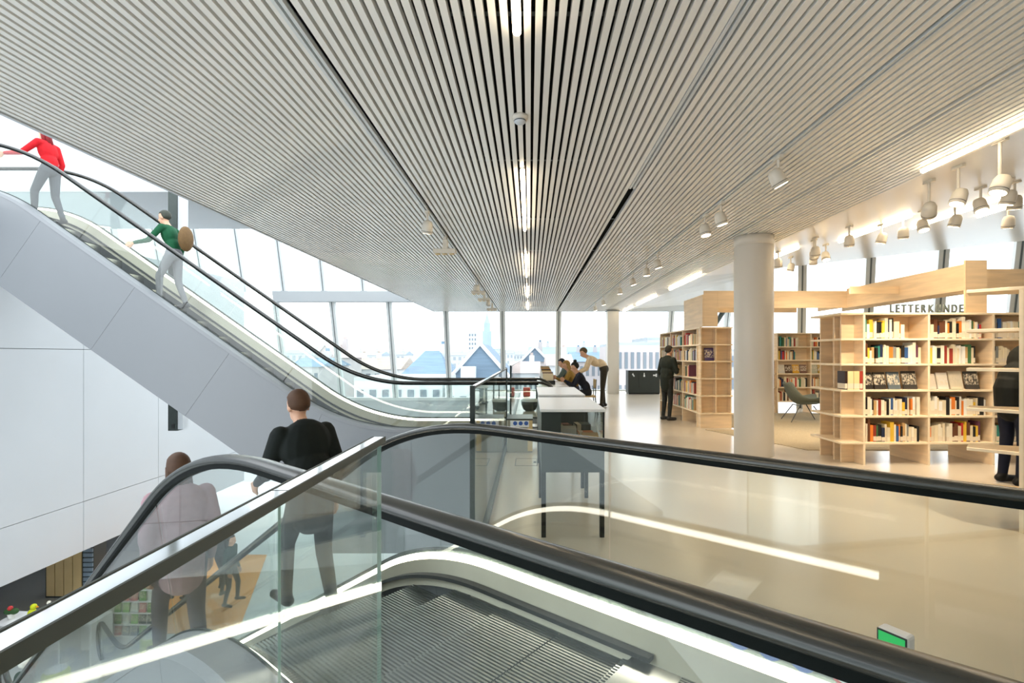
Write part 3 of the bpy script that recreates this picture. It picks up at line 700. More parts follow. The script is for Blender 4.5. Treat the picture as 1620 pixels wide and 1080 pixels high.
# --- rear bookcase behind the lounge chair
O4 = (6.02, 12.28, 0)
B4 = bookcase('rear plywood bookcase behind the grey lounge chair', O4, 0, 3, .815, .36, None)
for b in range(3):
    for r in (0, 1, 3, 4):
        f_ = rb.uniform(.5, .95); book_row(B4, 0, O4, b*.815+.02, b*.815+.02+.775*f_, LV[r], .03, 'books in the rear bookcase', '%s shelf, %s bay of rear bookcase' % (RN[r], ORD[b]), single=False)
for i, (x, c) in enumerate(((.05, (206, 200, 190)), (.22, (92, 66, 44)), (.40, (214, 160, 34)), (.59, (120, 84, 70)), (.85, (180, 178, 150)), (1.02, (190, 150, 50)))):
    face_out(O4, 0, x, LV[2], .05, .155, .21, c, ['pale', 'brown', 'bright yellow', 'dull red', 'grey-green', 'mustard'][i]+' picture-cover book facing out on the rear bookcase', 'face-out books')
cab = thing('low_cabinet', 'half-height plywood unit left of the rear bookcase', 'cabinet', (5.72, 12.3, 0))
MB().box(0, .28, 0, .33, .29, .31).build('board', M['plye'], cab)
for z in (.63, .96, 1.29): MB().box(0, .28, 0, .33, z-.025, z).build('board', M['plye'], cab)
for x in (0, .256): MB().box(x, x+.024, 0, .33, 0, 1.27).build('upright', M['ply'], cab)
MB().box(.024, .256, .3, .33, .3, 1.27).build('back_panel', M['ply'], cab)
so = link('distant_books', STUFF.mesh('distant_books', [mat('spine_'+p[0], p[1], .5, vary=.08, scale=12) for p in PAL]))
tag(so, 'rows of small distant books on the column-side and rear bookcases', 'books', kind='stuff')
# carpet
mb = MB(); mb.prism([(3.30, 9.5), (4.1, 7.45), (9.5, 7.45), (10.6, 11.0), (7.4, 12.2), (3.95, 12.2), (3.95, 9.5)], .001, .009)
tag(mb.build('carpet', M['carpet']), 'beige carpet between the plywood bookcases under the lounge chair', 'carpet')

# ================================================================== FURNITURE
def lounge_chair(loc, rz):
    t = thing('lounge_chair', 'grey-green shell lounge chair on thin black legs before the rear bookcase', 'chair', loc, rz)
    prof = [(-.40, .80), (-.37, .74), (-.32, .62), (-.26, .48), (-.18, .38), (-.06, .34), (.08, .345), (.22, .38), (.34, .40)]   # (x forward, z)
    wid = [.20, .27, .31, .34, .36, .37, .36, .34, .30]; nv = 9; vs = []; fs = []
    for (x, z), w in zip(prof, wid):
        for j in range(nv):
            q = -1+2*j/(nv-1); vs.append((x+.06*q*q*(1 if z < .5 else 1.6), w*q, z+.16*abs(q)**2.4*(1 if z < .6 else .35)))
    for i in range(len(prof)-1): fs += [(i*nv+j, i*nv+j+1, (i+1)*nv+j+1, (i+1)*nv+j) for j in range(nv-1)]
    o = MB().add(vs, fs).build('shell', M['chair'], t, smooth=True); s = o.modifiers.new('thick', 'SOLIDIFY'); s.thickness = .035; s2 = o.modifiers.new('sub', 'SUBSURF'); s2.levels = s2.render_levels = 1
    c = MB().ball((.08, 0, .405), (.27, .27, .05), 16, 8); c.build('cushion', M['chair'], t, smooth=True)
    for (x, y, x2, y2) in ((-.12, .2, -.33, .3), (-.12, -.2, -.33, -.3), (.14, .2, .36, .3), (.14, -.2, .36, -.3)): MB().tube((x, y, .34), (x2, y2, .0), .011, .008, 8).build('leg', M['black'], t)
    MB().tube((-.12, .2, .335), (-.12, -.2, .335), .01, n=8).build('cross_bar', M['black'], t)
    return t
lounge_chair((5.80, 10.75, .009), -.15)
st = thing('side_table', 'small dark-legged side table partly hidden behind the lettered bookcase', 'table', (6.55, 10.3, .009))
MB().lathe([(.26, .47), (.27, .485), (.26, .50)], n=28).build('table_top', M['plye'], st, smooth=False)
for q in range(3): MB().tube((.05*math.cos(q*2.1), .05*math.sin(q*2.1), .47), (.22*math.cos(q*2.1+.4), .22*math.sin(q*2.1+.4), 0), .02, .014, 8).build('leg', M['black'], st)

bc = thing('recycling_cabinet', 'low charcoal recycling cabinet with three white symbols by the far windows', 'cabinet', (3.55, 18.2, 0))
bevel(MB().box(0, 1.15, 0, .5, .04, .86).build('body', M['dark'], bc), .01)
MB().box(.02, 1.13, .03, .47, 0, .04).build('plinth', M['black'], bc)
for x in (.383, .767): MB().box(x-.003, x+.003, -.003, 0, .06, .84).build('door_gap', M['black'], bc)
for i, x in enumerate((.18, .57, .96)):
    s_ = MB()
    if i == 0: s_.tube((x-.03, -.004, .74), (x+.03, -.004, .64), .022, n=8); s_.tube((x-.04, -.004, .70), (x-.01, -.004, .76), .012, n=8)
    elif i == 1: s_.tube((x, -.004, .63), (x, -.004, .70), .03, n=10); s_.tube((x, -.004, .70), (x, -.004, .77), .016, n=8)
    else: s_.box(x-.07, x+.05, -.006, 0, .66, .71); s_.box(x+.02, x+.07, -.006, 0, .63, .74)
    s_.build('symbol', M['stwhite'], bc)

def display_case(label, x0, x1, y0, y1, seed):
    t = thing('display_case', label, 'display case', (x0, y0, 0)); w, d = x1-x0, y1-y0; r = random.Random(seed)
    bevel(MB().box(-.01, w+.01, -.01, d+.01, .965, .987).build('top', M['tabletop'], t), .003, 1)
    MB().box(0, .15, 0, .02, .70, .965).build('front_panel', M['dark'], t); MB().box(0, w, 0, .02, .50, .70).build('front_apron', M['dark'], t)
    MB().box(0, .02, .02, d, .50, .965).build('side_panel', M['dark'], t); MB().box(0.02, w, d-.02, d, .50, .965).build('back_panel', M['dark'], t)
    MB().box(.02, w-.02, .02, d-.02, .68, .70).build('tray', M['dark'], t)
    MB().box(w-.008, w, .02, d-.02, .50, .70).build('side_apron', M['dark'], t)
    MB().box(w-.008, w, .02, d-.02, .70, .965).build('glass_side', M['glass'], t); MB().box(.15, w-.008, .004, .012, .70, .965).build('glass_front', M['glass'], t)
    for (a, b) in ((0, 0), (w-.035, 0), (0, d-.035), (w-.035, d-.035)): MB().box(a, a+.035, b, b+.035, 0, .50).build('leg', M['black'], t)
    MB().box(w-.012, w, .0, .012, .70, .965).build('corner_post', M['black'], t)
    return t
display_case('tall charcoal display case with white top nearest the escalator', .09, .575, 3.89, 5.0, 1)
display_case('second charcoal display case behind the nearest one', .10, .575, 5.33, 6.6, 2)
for k, (x0, y0) in enumerate(((.09, 3.89), (.10, 5.33))):
    for i in range(7):
        x = x0+.17+(i % 2)*.15; y = y0+.08+(i//2)*.24; c = [('red', (196, 60, 44)), ('tan', (196, 160, 108)), ('white', (232, 230, 222)), ('orange', (214, 120, 60)), ('brown', (110, 74, 48)), ('black', (40, 40, 40)), ('pink', (214, 140, 130))][(i+3*k) % 7]
        o = link('book', BME); o.matrix_world = Matrix.Translation((x, y, .702)) @ Matrix.Rotation(.15*(i-3)*.3, 4, 'Z') @ Matrix.Rotation(PI/2, 4, 'Y') @ Matrix.Scale(-1, 4, (1, 0, 0)) @ Matrix.Diagonal((.05+.02*(i % 3), .17, .13, 1))
        o.color = (*lin(c[1]), 1); tag(o, '%s book lying inside the %s display case' % (c[0], ['nearest', 'second'][k]), 'book', 'books in the display cases')
pl = thing('plinth', 'low beige escalator plinth with round blue stickers behind the posted glass guard', 'plinth', (-.33, 7.3, 0))
bevel(MB().box(0, .37, 0, .55, 0, .47).build('body', M['skirt'], pl), .008); MB().box(-.005, .375, -.005, .555, .47, .485).build('lid', M['steeld'], pl)
MB().box(.30, .371, -.001, .0, .02, .46).build('side_trim', M['ochre'], pl)
for i in range(3): MB().lathe([(.03, 0), (.03, .002)], (.12+i*.08, -.002, .42), (0, -1, 0), n=20).build('sticker', M['blue'], pl)
MB().box(.05, .32, -.0015, 0, .365, .46).build('sticker_sheet', M['stwhite'], pl)
pu = thing('pouf', 'round dark pouf with pale seat band on the bright floor', 'pouf', (.0, 12.75, 0))
MB().lathe([(.10, 0), (.16, .04), (.21, .16), (.22, .24)], n=24).build('body', M['dark'], pu, smooth=True); MB().lathe([(.225, .24), (.225, .27), (.20, .30)], n=24).build('seat', M['stwhite'], pu, smooth=True)
rs = thing('red_stool', 'small red-orange stool far down the bright floor', 'stool', (-.10, 17.0, 0))
bevel(MB().box(-.12, .12, -.12, .12, .03, .33).build('body', M['red'], rs), .03, 3); MB().box(-.1, .1, -.1, .1, 0, .03).build('foot', M['black'], rs)

dk = thing('long_desk', 'long white reading desk where people sit by the far windows', 'desk', (.16, 10.8, 0))
bevel(MB().box(0, .68, 0, 4.8, .70, .735).build('desk_top', M['tabletop'], dk), .004)
for y in (.1, 2.35, 4.66):
    for x in (.03, .61): MB().box(x, x+.04, y, y+.04, 0, .70).build('leg', M['black'], dk)
tr = thing('book_trough', 'black trough holding a row of upright books on the reading desk', 'book rack', (.28, 11.5, .735))
MB().box(0, .30, 0, 3.0, 0, .02).build('tray', M['black'], tr); MB().box(0, .015, 0, 3.0, .02, .09).build('side', M['black'], tr); MB().box(.285, .30, 0, 3.0, .02, .09).build('side', M['black'], tr)
for y in (0, 2.985): MB().box(0, .30, y, y+.015, .02, .09).build('end', M['black'], tr)
yy = 11.55; i = 0
while yy < 14.25:
    th_ = rb.uniform(.12, .2); c = PAL[[0, 3, 10, 1, 5, 0, 3, 9, 5, 1, 10, 0, 3, 5, 1, 0, 10, 3][i % 18]]
    o = link('book', BME); o.location = (.30, yy+th_, .756); o.rotation_euler = (0, 0, -PI/2); o.scale = (th_, .24, .20+.13*(yy-11.5)/3+rb.uniform(0, .03)); o.color = (*lin(c[1]), 1)
    tag(o, '%s volume, %s from the near end of the desk trough' % (c[0], ORD[i]), 'book', 'volumes in the desk trough'); yy += th_+.006; i += 1
def desk_chair(label, loc):
    t = thing('desk_chair', label, 'chair', loc, 0, 'chairs at the reading desk')
    bevel(MB().box(-.22, .22, -.22, .22, .42, .455).build('seat', M['ochre'], t), .012)
    b_ = MB(); b_.box(.20, .225, -.2, .2, .62, .84); bevel(b_.build('backrest', M['ochre'], t), .01)
    for sy in (-.19, .19):
        MB().tube((.2, sy, .42), (.26, sy, 0), .014, n=8).build('leg', M['steeld'], t); MB().tube((-.18, sy, .42), (-.22, sy, 0), .014, n=8).build('leg', M['steeld'], t)
        MB().tube((.2, sy, .42), (.225, sy, .84), .012, n=8).build('back_post', M['steeld'], t)
    return t
desk_chair('desk chair under the person in the dark coat', (1.33, 12.0, 0)); desk_chair('desk chair under the fair-haired reader', (1.16, 13.2, 0)); desk_chair('farthest desk chair under the dark-haired reader', (1.10, 14.6, 0))

# ================================================================== PEOPLE
def rotx(p, c, a):
    y, z = p[1]-c[1], p[2]-c[2]; return Vector((p[0], c[1]+y*math.cos(a)-z*math.sin(a), c[2]+y*math.sin(a)+z*math.cos(a)))
def skeleton():
    J = dict(pelvis=(0, 0, .96), waist=(0, .0, 1.10), chest=(0, .0, 1.29), neck=(0, -.01, 1.46), head=(0, .025, 1.605))
    for s, k in ((-1, 'L'), (1, 'R')):
        J['sh'+k] = (s*.175, -.005, 1.40); J['el'+k] = (s*.225, -.03, 1.12); J['wr'+k] = (s*.22, .07, .885)
        J['hip'+k] = (s*.088, 0, .93); J['kn'+k] = (s*.095, .025, .50); J['an'+k] = (s*.10, -.02, .085); J['toe'+k] = (s*.115, .15, .035)
    return {k: Vector(v) for k, v in J.items()}
UP = ('waist', 'chest', 'neck', 'head', 'shL', 'elL', 'wrL', 'shR', 'elR', 'wrR')
def lean(J, a, head=None):
    c = J['pelvis'].copy()
    for k in UP: J[k] = rotx(J[k], c, -a*(.5 if k == 'waist' else 1))
    if head is not None: J['head'] = rotx(J['head'], J['neck'], head)
    return J
def person(label, J, pitch, cols, loc, rz, hair=('short', (70, 50, 36)), scale=1.0, group=None, extra=None, voxel=.0105):
    """one continuous body grown from tapered limbs; cols = (top, trousers, shoes)"""
    mats = [M['skin'], cmat(cols[0]), cmat(cols[1]), cmat(cols[2], .5), M['eye'], M['lip']]
    P = []                                            # capsule: (a, b, ra, rb, mat) / ellipsoid: (c, radii, R, mat)
    def cap(a, b, ra, rb_, m): P.append(('c', Vector(a), Vector(b), ra, rb_, m))
    def ell(c, r, R_, m): P.append(('e', Vector(c), Vector(r), R_, m))
    I = Matrix.Identity(3); tors = (J['neck']-J['pelvis']).normalized()
    ta = math.atan2(tors.y, tors.z); RT_ = Matrix.Rotation(-ta, 3, 'X')
    ell(J['chest'], (.168, .112, .19), RT_, 1); ell(J['waist'], (.142, .105, .16), RT_, 1); ell(J['pelvis'], (.158, .118, .125), RT_, 2)
    ell((J['chest']+J['neck'])/2, (.165, .085, .10), RT_, 1)
    cap(J['neck']-tors*.03, J['head']-Vector((0, .01, .06)), .055, .05, 0)
    RH = Matrix.Rotation(-pitch, 3, 'X'); h = J['head']
    hp_ = lambda x, y, z: h+RH @ Vector((x, y, z))
    ell(hp_(0, -.008, .03), (.074, .094, .095), RH, 0); ell(hp_(0, .02, -.045), (.056, .066, .072), RH, 0)
    ell(hp_(0, .098, -.015), (.012, .018, .024), RH, 0)
    for s in (-1, 1):
        ell(hp_(s*.075, -.005, -.005), (.010, .022, .034), RH, 0); ell(hp_(s*.03, .080, .012), (.010, .008, .006), RH, 4)
    ell(hp_(0, .083, -.058), (.024, .010, .009), RH, 5)
    for k, s in (('L', -1), ('R', 1)):
        cap(J['sh'+k], J['el'+k], .057, .044, 1); cap(J['el'+k], J['wr'+k], .045, .033, 1); cap(J['neck']-tors*.05, J['sh'+k], .06, .058, 1)
        fd = (J['wr'+k]-J['el'+k]).normalized(); sd_ = Vector((s, 0, 0)); sd_ = (sd_-fd*sd_.dot(fd)).normalized(); nd = fd.cross(sd_)
        w = J['wr'+k]; cap(w, w+fd*.03, .027, .025, 0); pc = w+fd*.065
        for q in (-.028, 0, .028): cap(w+fd*.03+nd*q*.5, w+fd*.085+nd*q, .019, .016, 0)
        curl = -sd_
        for q, L in ((-.033, .058), (-.011, .072), (.012, .068), (.034, .05)):
            b0 = w+fd*.088+nd*q; b1 = b0+fd*L*.55+curl*.012; b2 = b1+fd*L*.35+curl*.03; cap(b0, b1, .0098, .009, 0); cap(b1, b2, .009, .0082, 0)
        t0 = w+fd*.04-nd*.03; t1 = t0+fd*.035-nd*.03+curl*.012; cap(t0, t1, .012, .0105, 0); cap(t1, t1+fd*.03+curl*.012, .0105, .009, 0)
        cap(J['hip'+k], J['kn'+k], .088, .060, 2); cap(J['kn'+k], J['an'+k], .060, .042, 2)
        cap(J['an'+k]-Vector((0, .035, .04)), J['toe'+k], .043, .034, 3); cap(J['an'+k], J['an'+k]-Vector((0, .01, .04)), .045, .045, 3)
    if extra: extra(cap, ell, J, I)
    mb = MB()
    for p in P:
        if p[0] == 'c':
            _, a, b, ra, r2, m = p; ax = (b-a)
            if ax.length < 1e-4: continue
            n = 12; ax.normalize(); prof = [(.02*ra, -ra)]+[(ra*math.cos(t), -ra*math.sin(t)) for t in (1.1, .6)]+[(ra, 0), (r2, (b-a).length)]+[(r2*math.cos(t), (b-a).length+r2*math.sin(t)) for t in (.6, 1.1)]+[(.02*r2, (b-a).length+r2)]
            mb.lathe(prof, a, ax, n)
        else:
            _, c, r, R_, m = p; q = MB().ball((0, 0, 0), 1, 14, 10); mb.add([c+R_ @ Vector((v[0]*r[0], v[1]*r[1], v[2]*r[2])) for v in q.v], q.f)
    me = mb.mesh('body_src', mats[0]); tmp = link('tmp', me); rm = tmp.modifiers.new('r', 'REMESH'); rm.mode = 'VOXEL'; rm.voxel_size = voxel; rm.use_smooth_shade = True
    sm = tmp.modifiers.new('s', 'SMOOTH'); sm.factor = .5; sm.iterations = 3
    dg = bpy.context.evaluated_depsgraph_get(); dg.update(); body = bpy.data.meshes.new_from_object(tmp.evaluated_get(dg)); bpy.data.objects.remove(tmp)
    nf = len(body.polygons); C = np.empty(nf*3); body.polygons.foreach_get('center', C); C = C.reshape(-1, 3)
    best = np.full(nf, 1e9); idx = np.zeros(nf, int)
    for p in P:
        if p[0] == 'c':
            a, b = np.array(p[1]), np.array(p[2]); ab = b-a; t = np.clip(((C-a) @ ab)/max(1e-9, ab @ ab), 0, 1)
            dd = np.linalg.norm(C-(a+t[:, None]*ab), axis=1)-(p[3]+(p[4]-p[3])*t); m = p[5]
        else:
            q = (C-np.array(p[1])) @ np.array(p[3]); r = np.array(p[2]); dd = (np.linalg.norm(q/r, axis=1)-1)*r.min(); m = p[4]
        k = dd < best; best[k] = dd[k]; idx[k] = m
    body.materials.clear()
    for m in mats: body.materials.append(m)
    body.polygons.foreach_set('material_index', idx.astype('i')); body.polygons.foreach_set('use_smooth', [True]*nf); body.update()
    o = link('person', body, loc=loc, rz=rz); o.scale = (scale,)*3; tag(o, label, 'person', group)
    hb = MB(); kind, hc = hair
    q = MB().ball((0, 0, 0), 1, 18, 12); vs = []
    for v in q.v:
        y, z = v[1], v[2]; f_ = 1.0
        if y > .3 and z < .45: f_ = .80               # leave the face free
        if z < -.5: f_ = min(f_, .9 if y < 0 else .8)
        vs.append(hp_(v[0]*.083*f_, -.018+v[1]*.103*f_, .036+v[2]*.104*f_))
    hb.add(vs, q.f)
    if kind == 'bun': q = MB().ball((0, 0, 0), 1, 12, 8); hb.add([hp_(v[0]*.045, -.06+v[1]*.045, .145+v[2]*.04) for v in q.v], q.f)
    if kind == 'long':
        for (x, y) in ((-.062, -.03), (.062, -.03), (-.03, -.07), (.03, -.07), (0, -.08)):
            hb.tube(hp_(x*.8, y*.8+.01, .03), hp_(x*1.15, y-.02, -.22), .036, .026, 10)
    hb.build('hair', cmat(hc, .6), o, smooth=True)
    return o

def walk(J, s=1):
    J['knL'] += Vector((0, .16*s, .06)); J['anL'] += Vector((0, .2*s, .10)); J['toeL'] += Vector((0, .2*s, .11))
    J['anR'] += Vector((0, -.12*s, .02)); J['toeR'] += Vector((0, -.12*s, .0)); J['knR'] += Vector((0, -.03*s, 0)); return J
def rail_arm(J, k, to):
    J['el'+k] = (J['sh'+k]+Vector(to))/2+Vector((.03 if k == 'R' else -.03, -.02, -.10)); J['wr'+k] = Vector(to); return J

# on the upper escalator
J = rail_arm(walk(lean(skeleton(), .12)), 'L', (-.36, .42, 1.12))
person('person in a bright red jacket riding near the top of the escalator', J, .1, ((196, 24, 34), (70, 74, 80), (40, 40, 42)), (-8.30, 8.75, E1.height(5.25)), PI/2, ('long', (120, 20, 26)), .97)
def backpack(cap, ell, J, I): ell(J['chest']+Vector((0, -.17, -.06)), (.14, .10, .20), I, 2)
J = rail_arm(walk(lean(skeleton(), .22)), 'L', (-.36, .40, 1.08))
gp = person('person in a dark green jacket with a bag riding mid-escalator', J, .2, ((22, 84, 54), (120, 122, 128), (50, 50, 52)), (-6.22, 8.84, E1.height(3.15)), PI/2, ('short', (62, 66, 58)), 1.0)
bp_ = MB().ball((0, -.21, 1.22), (.15, .10, .22), 14, 10); bp_.build('backpack', cmat((112, 88, 58)), gp, smooth=True)
# on the near escalator
def coat(cap, ell, J, I):
    ell(J['chest']+Vector((0, -.01, .02)), (.195, .135, .20), I, 1); ell(J['waist'], (.18, .135, .18), I, 1)
    cap(J['pelvis']+Vector((0, 0, .05)), J['pelvis']-Vector((0, 0, .16)), .16, .15, 1)
    for k in 'LR': cap(J['sh'+k], J['el'+k], .072, .058, 1)
RZE = math.atan2(D2[1], D2[0])-PI/2
def e2at(a, off): return Vector((N2[0]*off+D2[0]*a, N2[1]*off+D2[1]*a, E2.height(a-AI)))
J = rail_arm(walk(lean(skeleton(), .28)), 'L', (-.24, .34, 1.02))
person('person in black riding the near escalator under the upper one', J, .35, ((16, 24, 22), (22, 26, 26), (20, 20, 20)), e2at(3.78, 1.93)-Vector((0, 0, .0)), RZE, ('short', (84, 60, 44)), 1.04, extra=coat)
J = walk(lean(skeleton(), .12))
person('person in a dusty pink coat riding behind the curved handrail', J, .05, ((168, 138, 146), (74, 66, 78), (50, 46, 48)), e2at(4.42, 1.26), RZE, ('long', (84, 62, 48)), .97, extra=coat)
# at the reading desk
J = lean(skeleton(), .95, .35)
for k, s in (('L', -1), ('R', 1)):
    J['el'+k] = J['sh'+k]+Vector((s*.05, .10, -.26)); J['wr'+k] = J['sh'+k]+Vector((s*.02, .30, -.36))
J['knL'] += Vector((0, .02, 0)); J['anL'] += Vector((0, .10, 0)); J['toeL'] += Vector((0, .10, 0))
person('man in a cream sweater and dark trousers bending over the reading desk', J, .55, ((232, 212, 180), (62, 58, 48), (40, 36, 32)), (2.02, 13.75, 0), PI/2, ('short', (92, 78, 56)), 1.08)
def seated(J, ln, hd):
    for k in list(J): J[k] = J[k]-Vector((0, 0, .43))
    J = lean(J, ln, hd)
    for k, s in (('L', -1), ('R', 1)):
        J['hip'+k] = Vector((s*.09, .0, .51)); J['kn'+k] = Vector((s*.11, .43, .50)); J['an'+k] = Vector((s*.11, .42, .09)); J['toe'+k] = Vector((s*.12, .58, .035))
        J['el'+k] = J['sh'+k]+Vector((s*.06, .14, -.24)); J['wr'+k] = Vector((s*.13, J['sh'+k].y+.34, .80))
    return J
person('seated reader in a dark navy coat with hair in a bun', seated(skeleton(), .45, .1), .35, ((34, 38, 52), (40, 42, 50), (36, 34, 34)), (1.36, 12.0, 0), PI/2, ('bun', (34, 38, 34)), 1.0)
person('seated fair-haired reader in an ochre top beside the dark coat', seated(skeleton(), .35, .1), .4, ((160, 128, 60), (60, 64, 80), (40, 40, 40)), (1.19, 13.2, 0), PI/2, ('long', (164, 132, 78)), 1.0)
person('farthest seated reader with dark hair in a green-grey top', seated(skeleton(), .25, .05), .3, ((84, 100, 96), (60, 64, 70), (40, 40, 40)), (1.10, 14.6, 0), PI/2, ('short', (38, 42, 52)), 1.02)
# between the bookcases
J = lean(skeleton(), .08); J['wrR'] = J['shR']+Vector((-.05, .20, -.22)); J['elR'] = J['shR']+Vector((.06, .04, -.27))
person('person in a dark green-black coat browsing the column-side bookcase', J, .1, ((34, 40, 34), (44, 46, 44), (60, 60, 60)), (2.97, 10.95, 0), -PI/2+.5, ('short', (52, 48, 42)), .93, extra=coat)
J = lean(skeleton(), .5, -.1); J['wrL'] = J['shL']+Vector((-.06, .36, -.30)); J['elL'] = J['shL']+Vector((-.08, .10, -.27))
person('person in black leaning away behind the bookcase at the picture edge', J, .4, ((22, 24, 20), (24, 28, 44), (24, 24, 24)), (5.26, 5.5, 0), -PI/2, ('short', (60, 44, 32)), 1.04, extra=coat)

# ================================================================== STOREY BELOW
mb = MB(); mb.box(-40, -11.9, 15.5, 15.8, -4.6, -3.0)
struct('wall_lower', 'grey rear wall of the storey below under the white panels', mb, M['lgrey'], 'wall')
mb = MB(); mb.box(-40, -10.55, -3, 18.6, -3.2, -3.0)
struct('ceiling_lower', 'pale soffit of the storey below behind the panelled wall', mb, M['white'], 'ceiling')
tag(MB().prism([(-9.2, 10.9), (-6.3, 10.9), (-7.9, 15.2), (-11.0, 15.2)], -4.599, -4.585).build('orange_carpet', M['orange']), 'orange carpet on the storey below', 'carpet')
tc = thing('tall_cabinet', 'ochre-doored cabinet glimpsed under the white wall', 'cabinet', (-12.0, 12.5, -4.6))
MB().box(0, 1.2, .03, .4, 0, 1.38).build('body', M['dark'], tc)
for k in range(4): MB().box(.05+k*.22, .25+k*.22, 0, .03, .05, 1.35).build('door', M['ochre'], tc)
for k in range(11): MB().box(.96, 1.19, 0, .03, .06+k*.12, .15+k*.12).build('louvre', mat('louvre_blue', (128, 146, 160), .4, vary=.04), tc)
lc = thing('low_shelf', 'low white shelf carrying colourful toys on the storey below', 'shelf', (-10.35, 9.75, -4.6))
bevel(MB().box(0, 1.9, 0, .5, .78, .82).build('top', M['tabletop'], lc), .004)
for x in (0, .62, 1.25, 1.86): MB().box(x, x+.04, 0, .5, 0, .78).build('upright', M['tabletop'], lc)
MB().box(.04, 1.86, .46, .5, .05, .78).build('back_panel', M['tabletop'], lc)
TZ = -3.78
def toy(label, x, parts, cat='toy'):
    t = thing('toy', label, cat, (x, 9.95, TZ), 0, 'toys on the low shelf')
    for nm, rgb, prims in parts:
        b = MB()
        for p in prims: b.ball(p[0], p[1], 12, 8) if len(p) == 2 else b.tube(p[0], p[1], p[2], p[3], 10)
        b.build(nm, cmat(rgb, .5), t, smooth=True)
toy('potted plant with red blossom at the end of the toy shelf', -10.2, [('pot', (226, 226, 220), [((0, 0, 0), (0, 0, .10), .05, .06)]), ('leaf_cluster', (52, 84, 46), [((-.05, 0, .14), (.09, .06, .06)), ((.06, 0, .15), (.08, .06, .06))]), ('blossom', (190, 60, 60), [((0, -.02, .22), .045)])], 'plant')
toy('lime green toy duck on the low shelf', -9.78, [('body', (206, 214, 40), [((0, 0, .10), (.09, .07, .10))]), ('head', (206, 214, 40), [((.02, 0, .24), .055)]), ('beak', (226, 150, 40), [((.08, 0, .24), (.12, 0, .23), .02, .004)])])
toy('white long-necked toy swan', -9.58, [('body', (232, 230, 214), [((0, 0, .08), (.10, .06, .08))]), ('neck', (232, 230, 214), [((.05, 0, .10), (.11, 0, .30), .03, .02)]), ('head', (232, 230, 214), [((.12, 0, .32), .035)])])
toy('dark blue toy bird on the low shelf', -9.40, [('body', (40, 84, 110), [((0, 0, .11), (.07, .06, .11))]), ('head', (40, 84, 110), [((.02, 0, .25), .05)])])
toy('red toy crab on the low shelf', -9.17, [('body', (214, 62, 40), [((0, 0, .13), (.10, .07, .09))]), ('claw', (214, 62, 40), [((-.10, 0, .20), .05), ((.10, 0, .20), .05)])])
toy('green toy dragon on the low shelf', -8.88, [('body', (70, 120, 70), [((0, 0, .10), (.12, .06, .09))]), ('tail', (70, 120, 70), [((.08, 0, .1), (.2, 0, .2), .035, .008)])])
mr = thing('magazine_rack', 'wide rack of small green and white magazines on the storey below', 'rack', (-9.05, 10.35, -4.6))
MB().box(0, 1.55, .05, .09, 0, 1.45).build('back_board', M['tabletop'], mr)
for r in range(5): MB().box(0, 1.55, -.03, .05, .25+r*.235, .265+r*.235).build('ledge', M['tabletop'], mr)
rm_ = random.Random(4)
for r in range(5):
    for c in range(9):
        nm, rgb = rm_.choice([('white', (222, 228, 222)), ('pale green', (150, 196, 120)), ('green', (92, 150, 66)), ('grey', (150, 160, 166)), ('dark', (70, 80, 84)), ('pink', (206, 130, 130))])
        o = link('magazine', CME); o.matrix_world = Matrix.Translation((-9.03+c*.17, 10.37, -4.6+.268+r*.235)) @ Matrix.Rotation(-.12, 4, 'X') @ Matrix.Rotation(-PI/2, 4, 'Z') @ Matrix.Diagonal((.008, .14, .195, 1))
        o.color = (*lin(rgb), 1); tag(o, '%s magazine, %s in the %s row of the rack' % (nm, ORD[c], ['bottom', 'fourth', 'third', 'second', 'top'][r]), 'magazine', 'magazines in the lower rack')
lp_ = thing('lime_stool', 'lime yellow drum stool before the magazine rack', 'stool', (-8.2, 8.75, -4.6))
MB().lathe([(.16, 0), (.19, .05), (.19, .52), (.16, .56)], n=24).build('body', cmat((206, 220, 60), .5), lp_, smooth=True); MB().lathe([(.15, .56), (.15, .58)], n=24).build('seat', M['stwhite'], lp_)
person('white-haired person in a dark green coat on the storey below', lean(skeleton(), .1), .1, ((40, 60, 52), (50, 54, 56), (40, 40, 40)), (-7.25, 7.2, -4.6), -.5, ('short', (222, 222, 214)), .98, voxel=.013)
for i, (x, y, c, nm) in enumerate(((-8.55, 12.3, (70, 76, 100), 'slate blue'), (-7.75, 12.7, (40, 44, 48), 'charcoal'), (-7.15, 12.1, (36, 60, 52), 'bottle green'))):
    person('person in %s standing on the orange carpet below' % nm, walk(skeleton(), .6), 0, (c, (48, 50, 54), (30, 30, 30)), (x, y, -4.585), 1.2-i*1.4, ('short', (50, 44, 40)), .98, 'people on the orange carpet', voxel=.014)

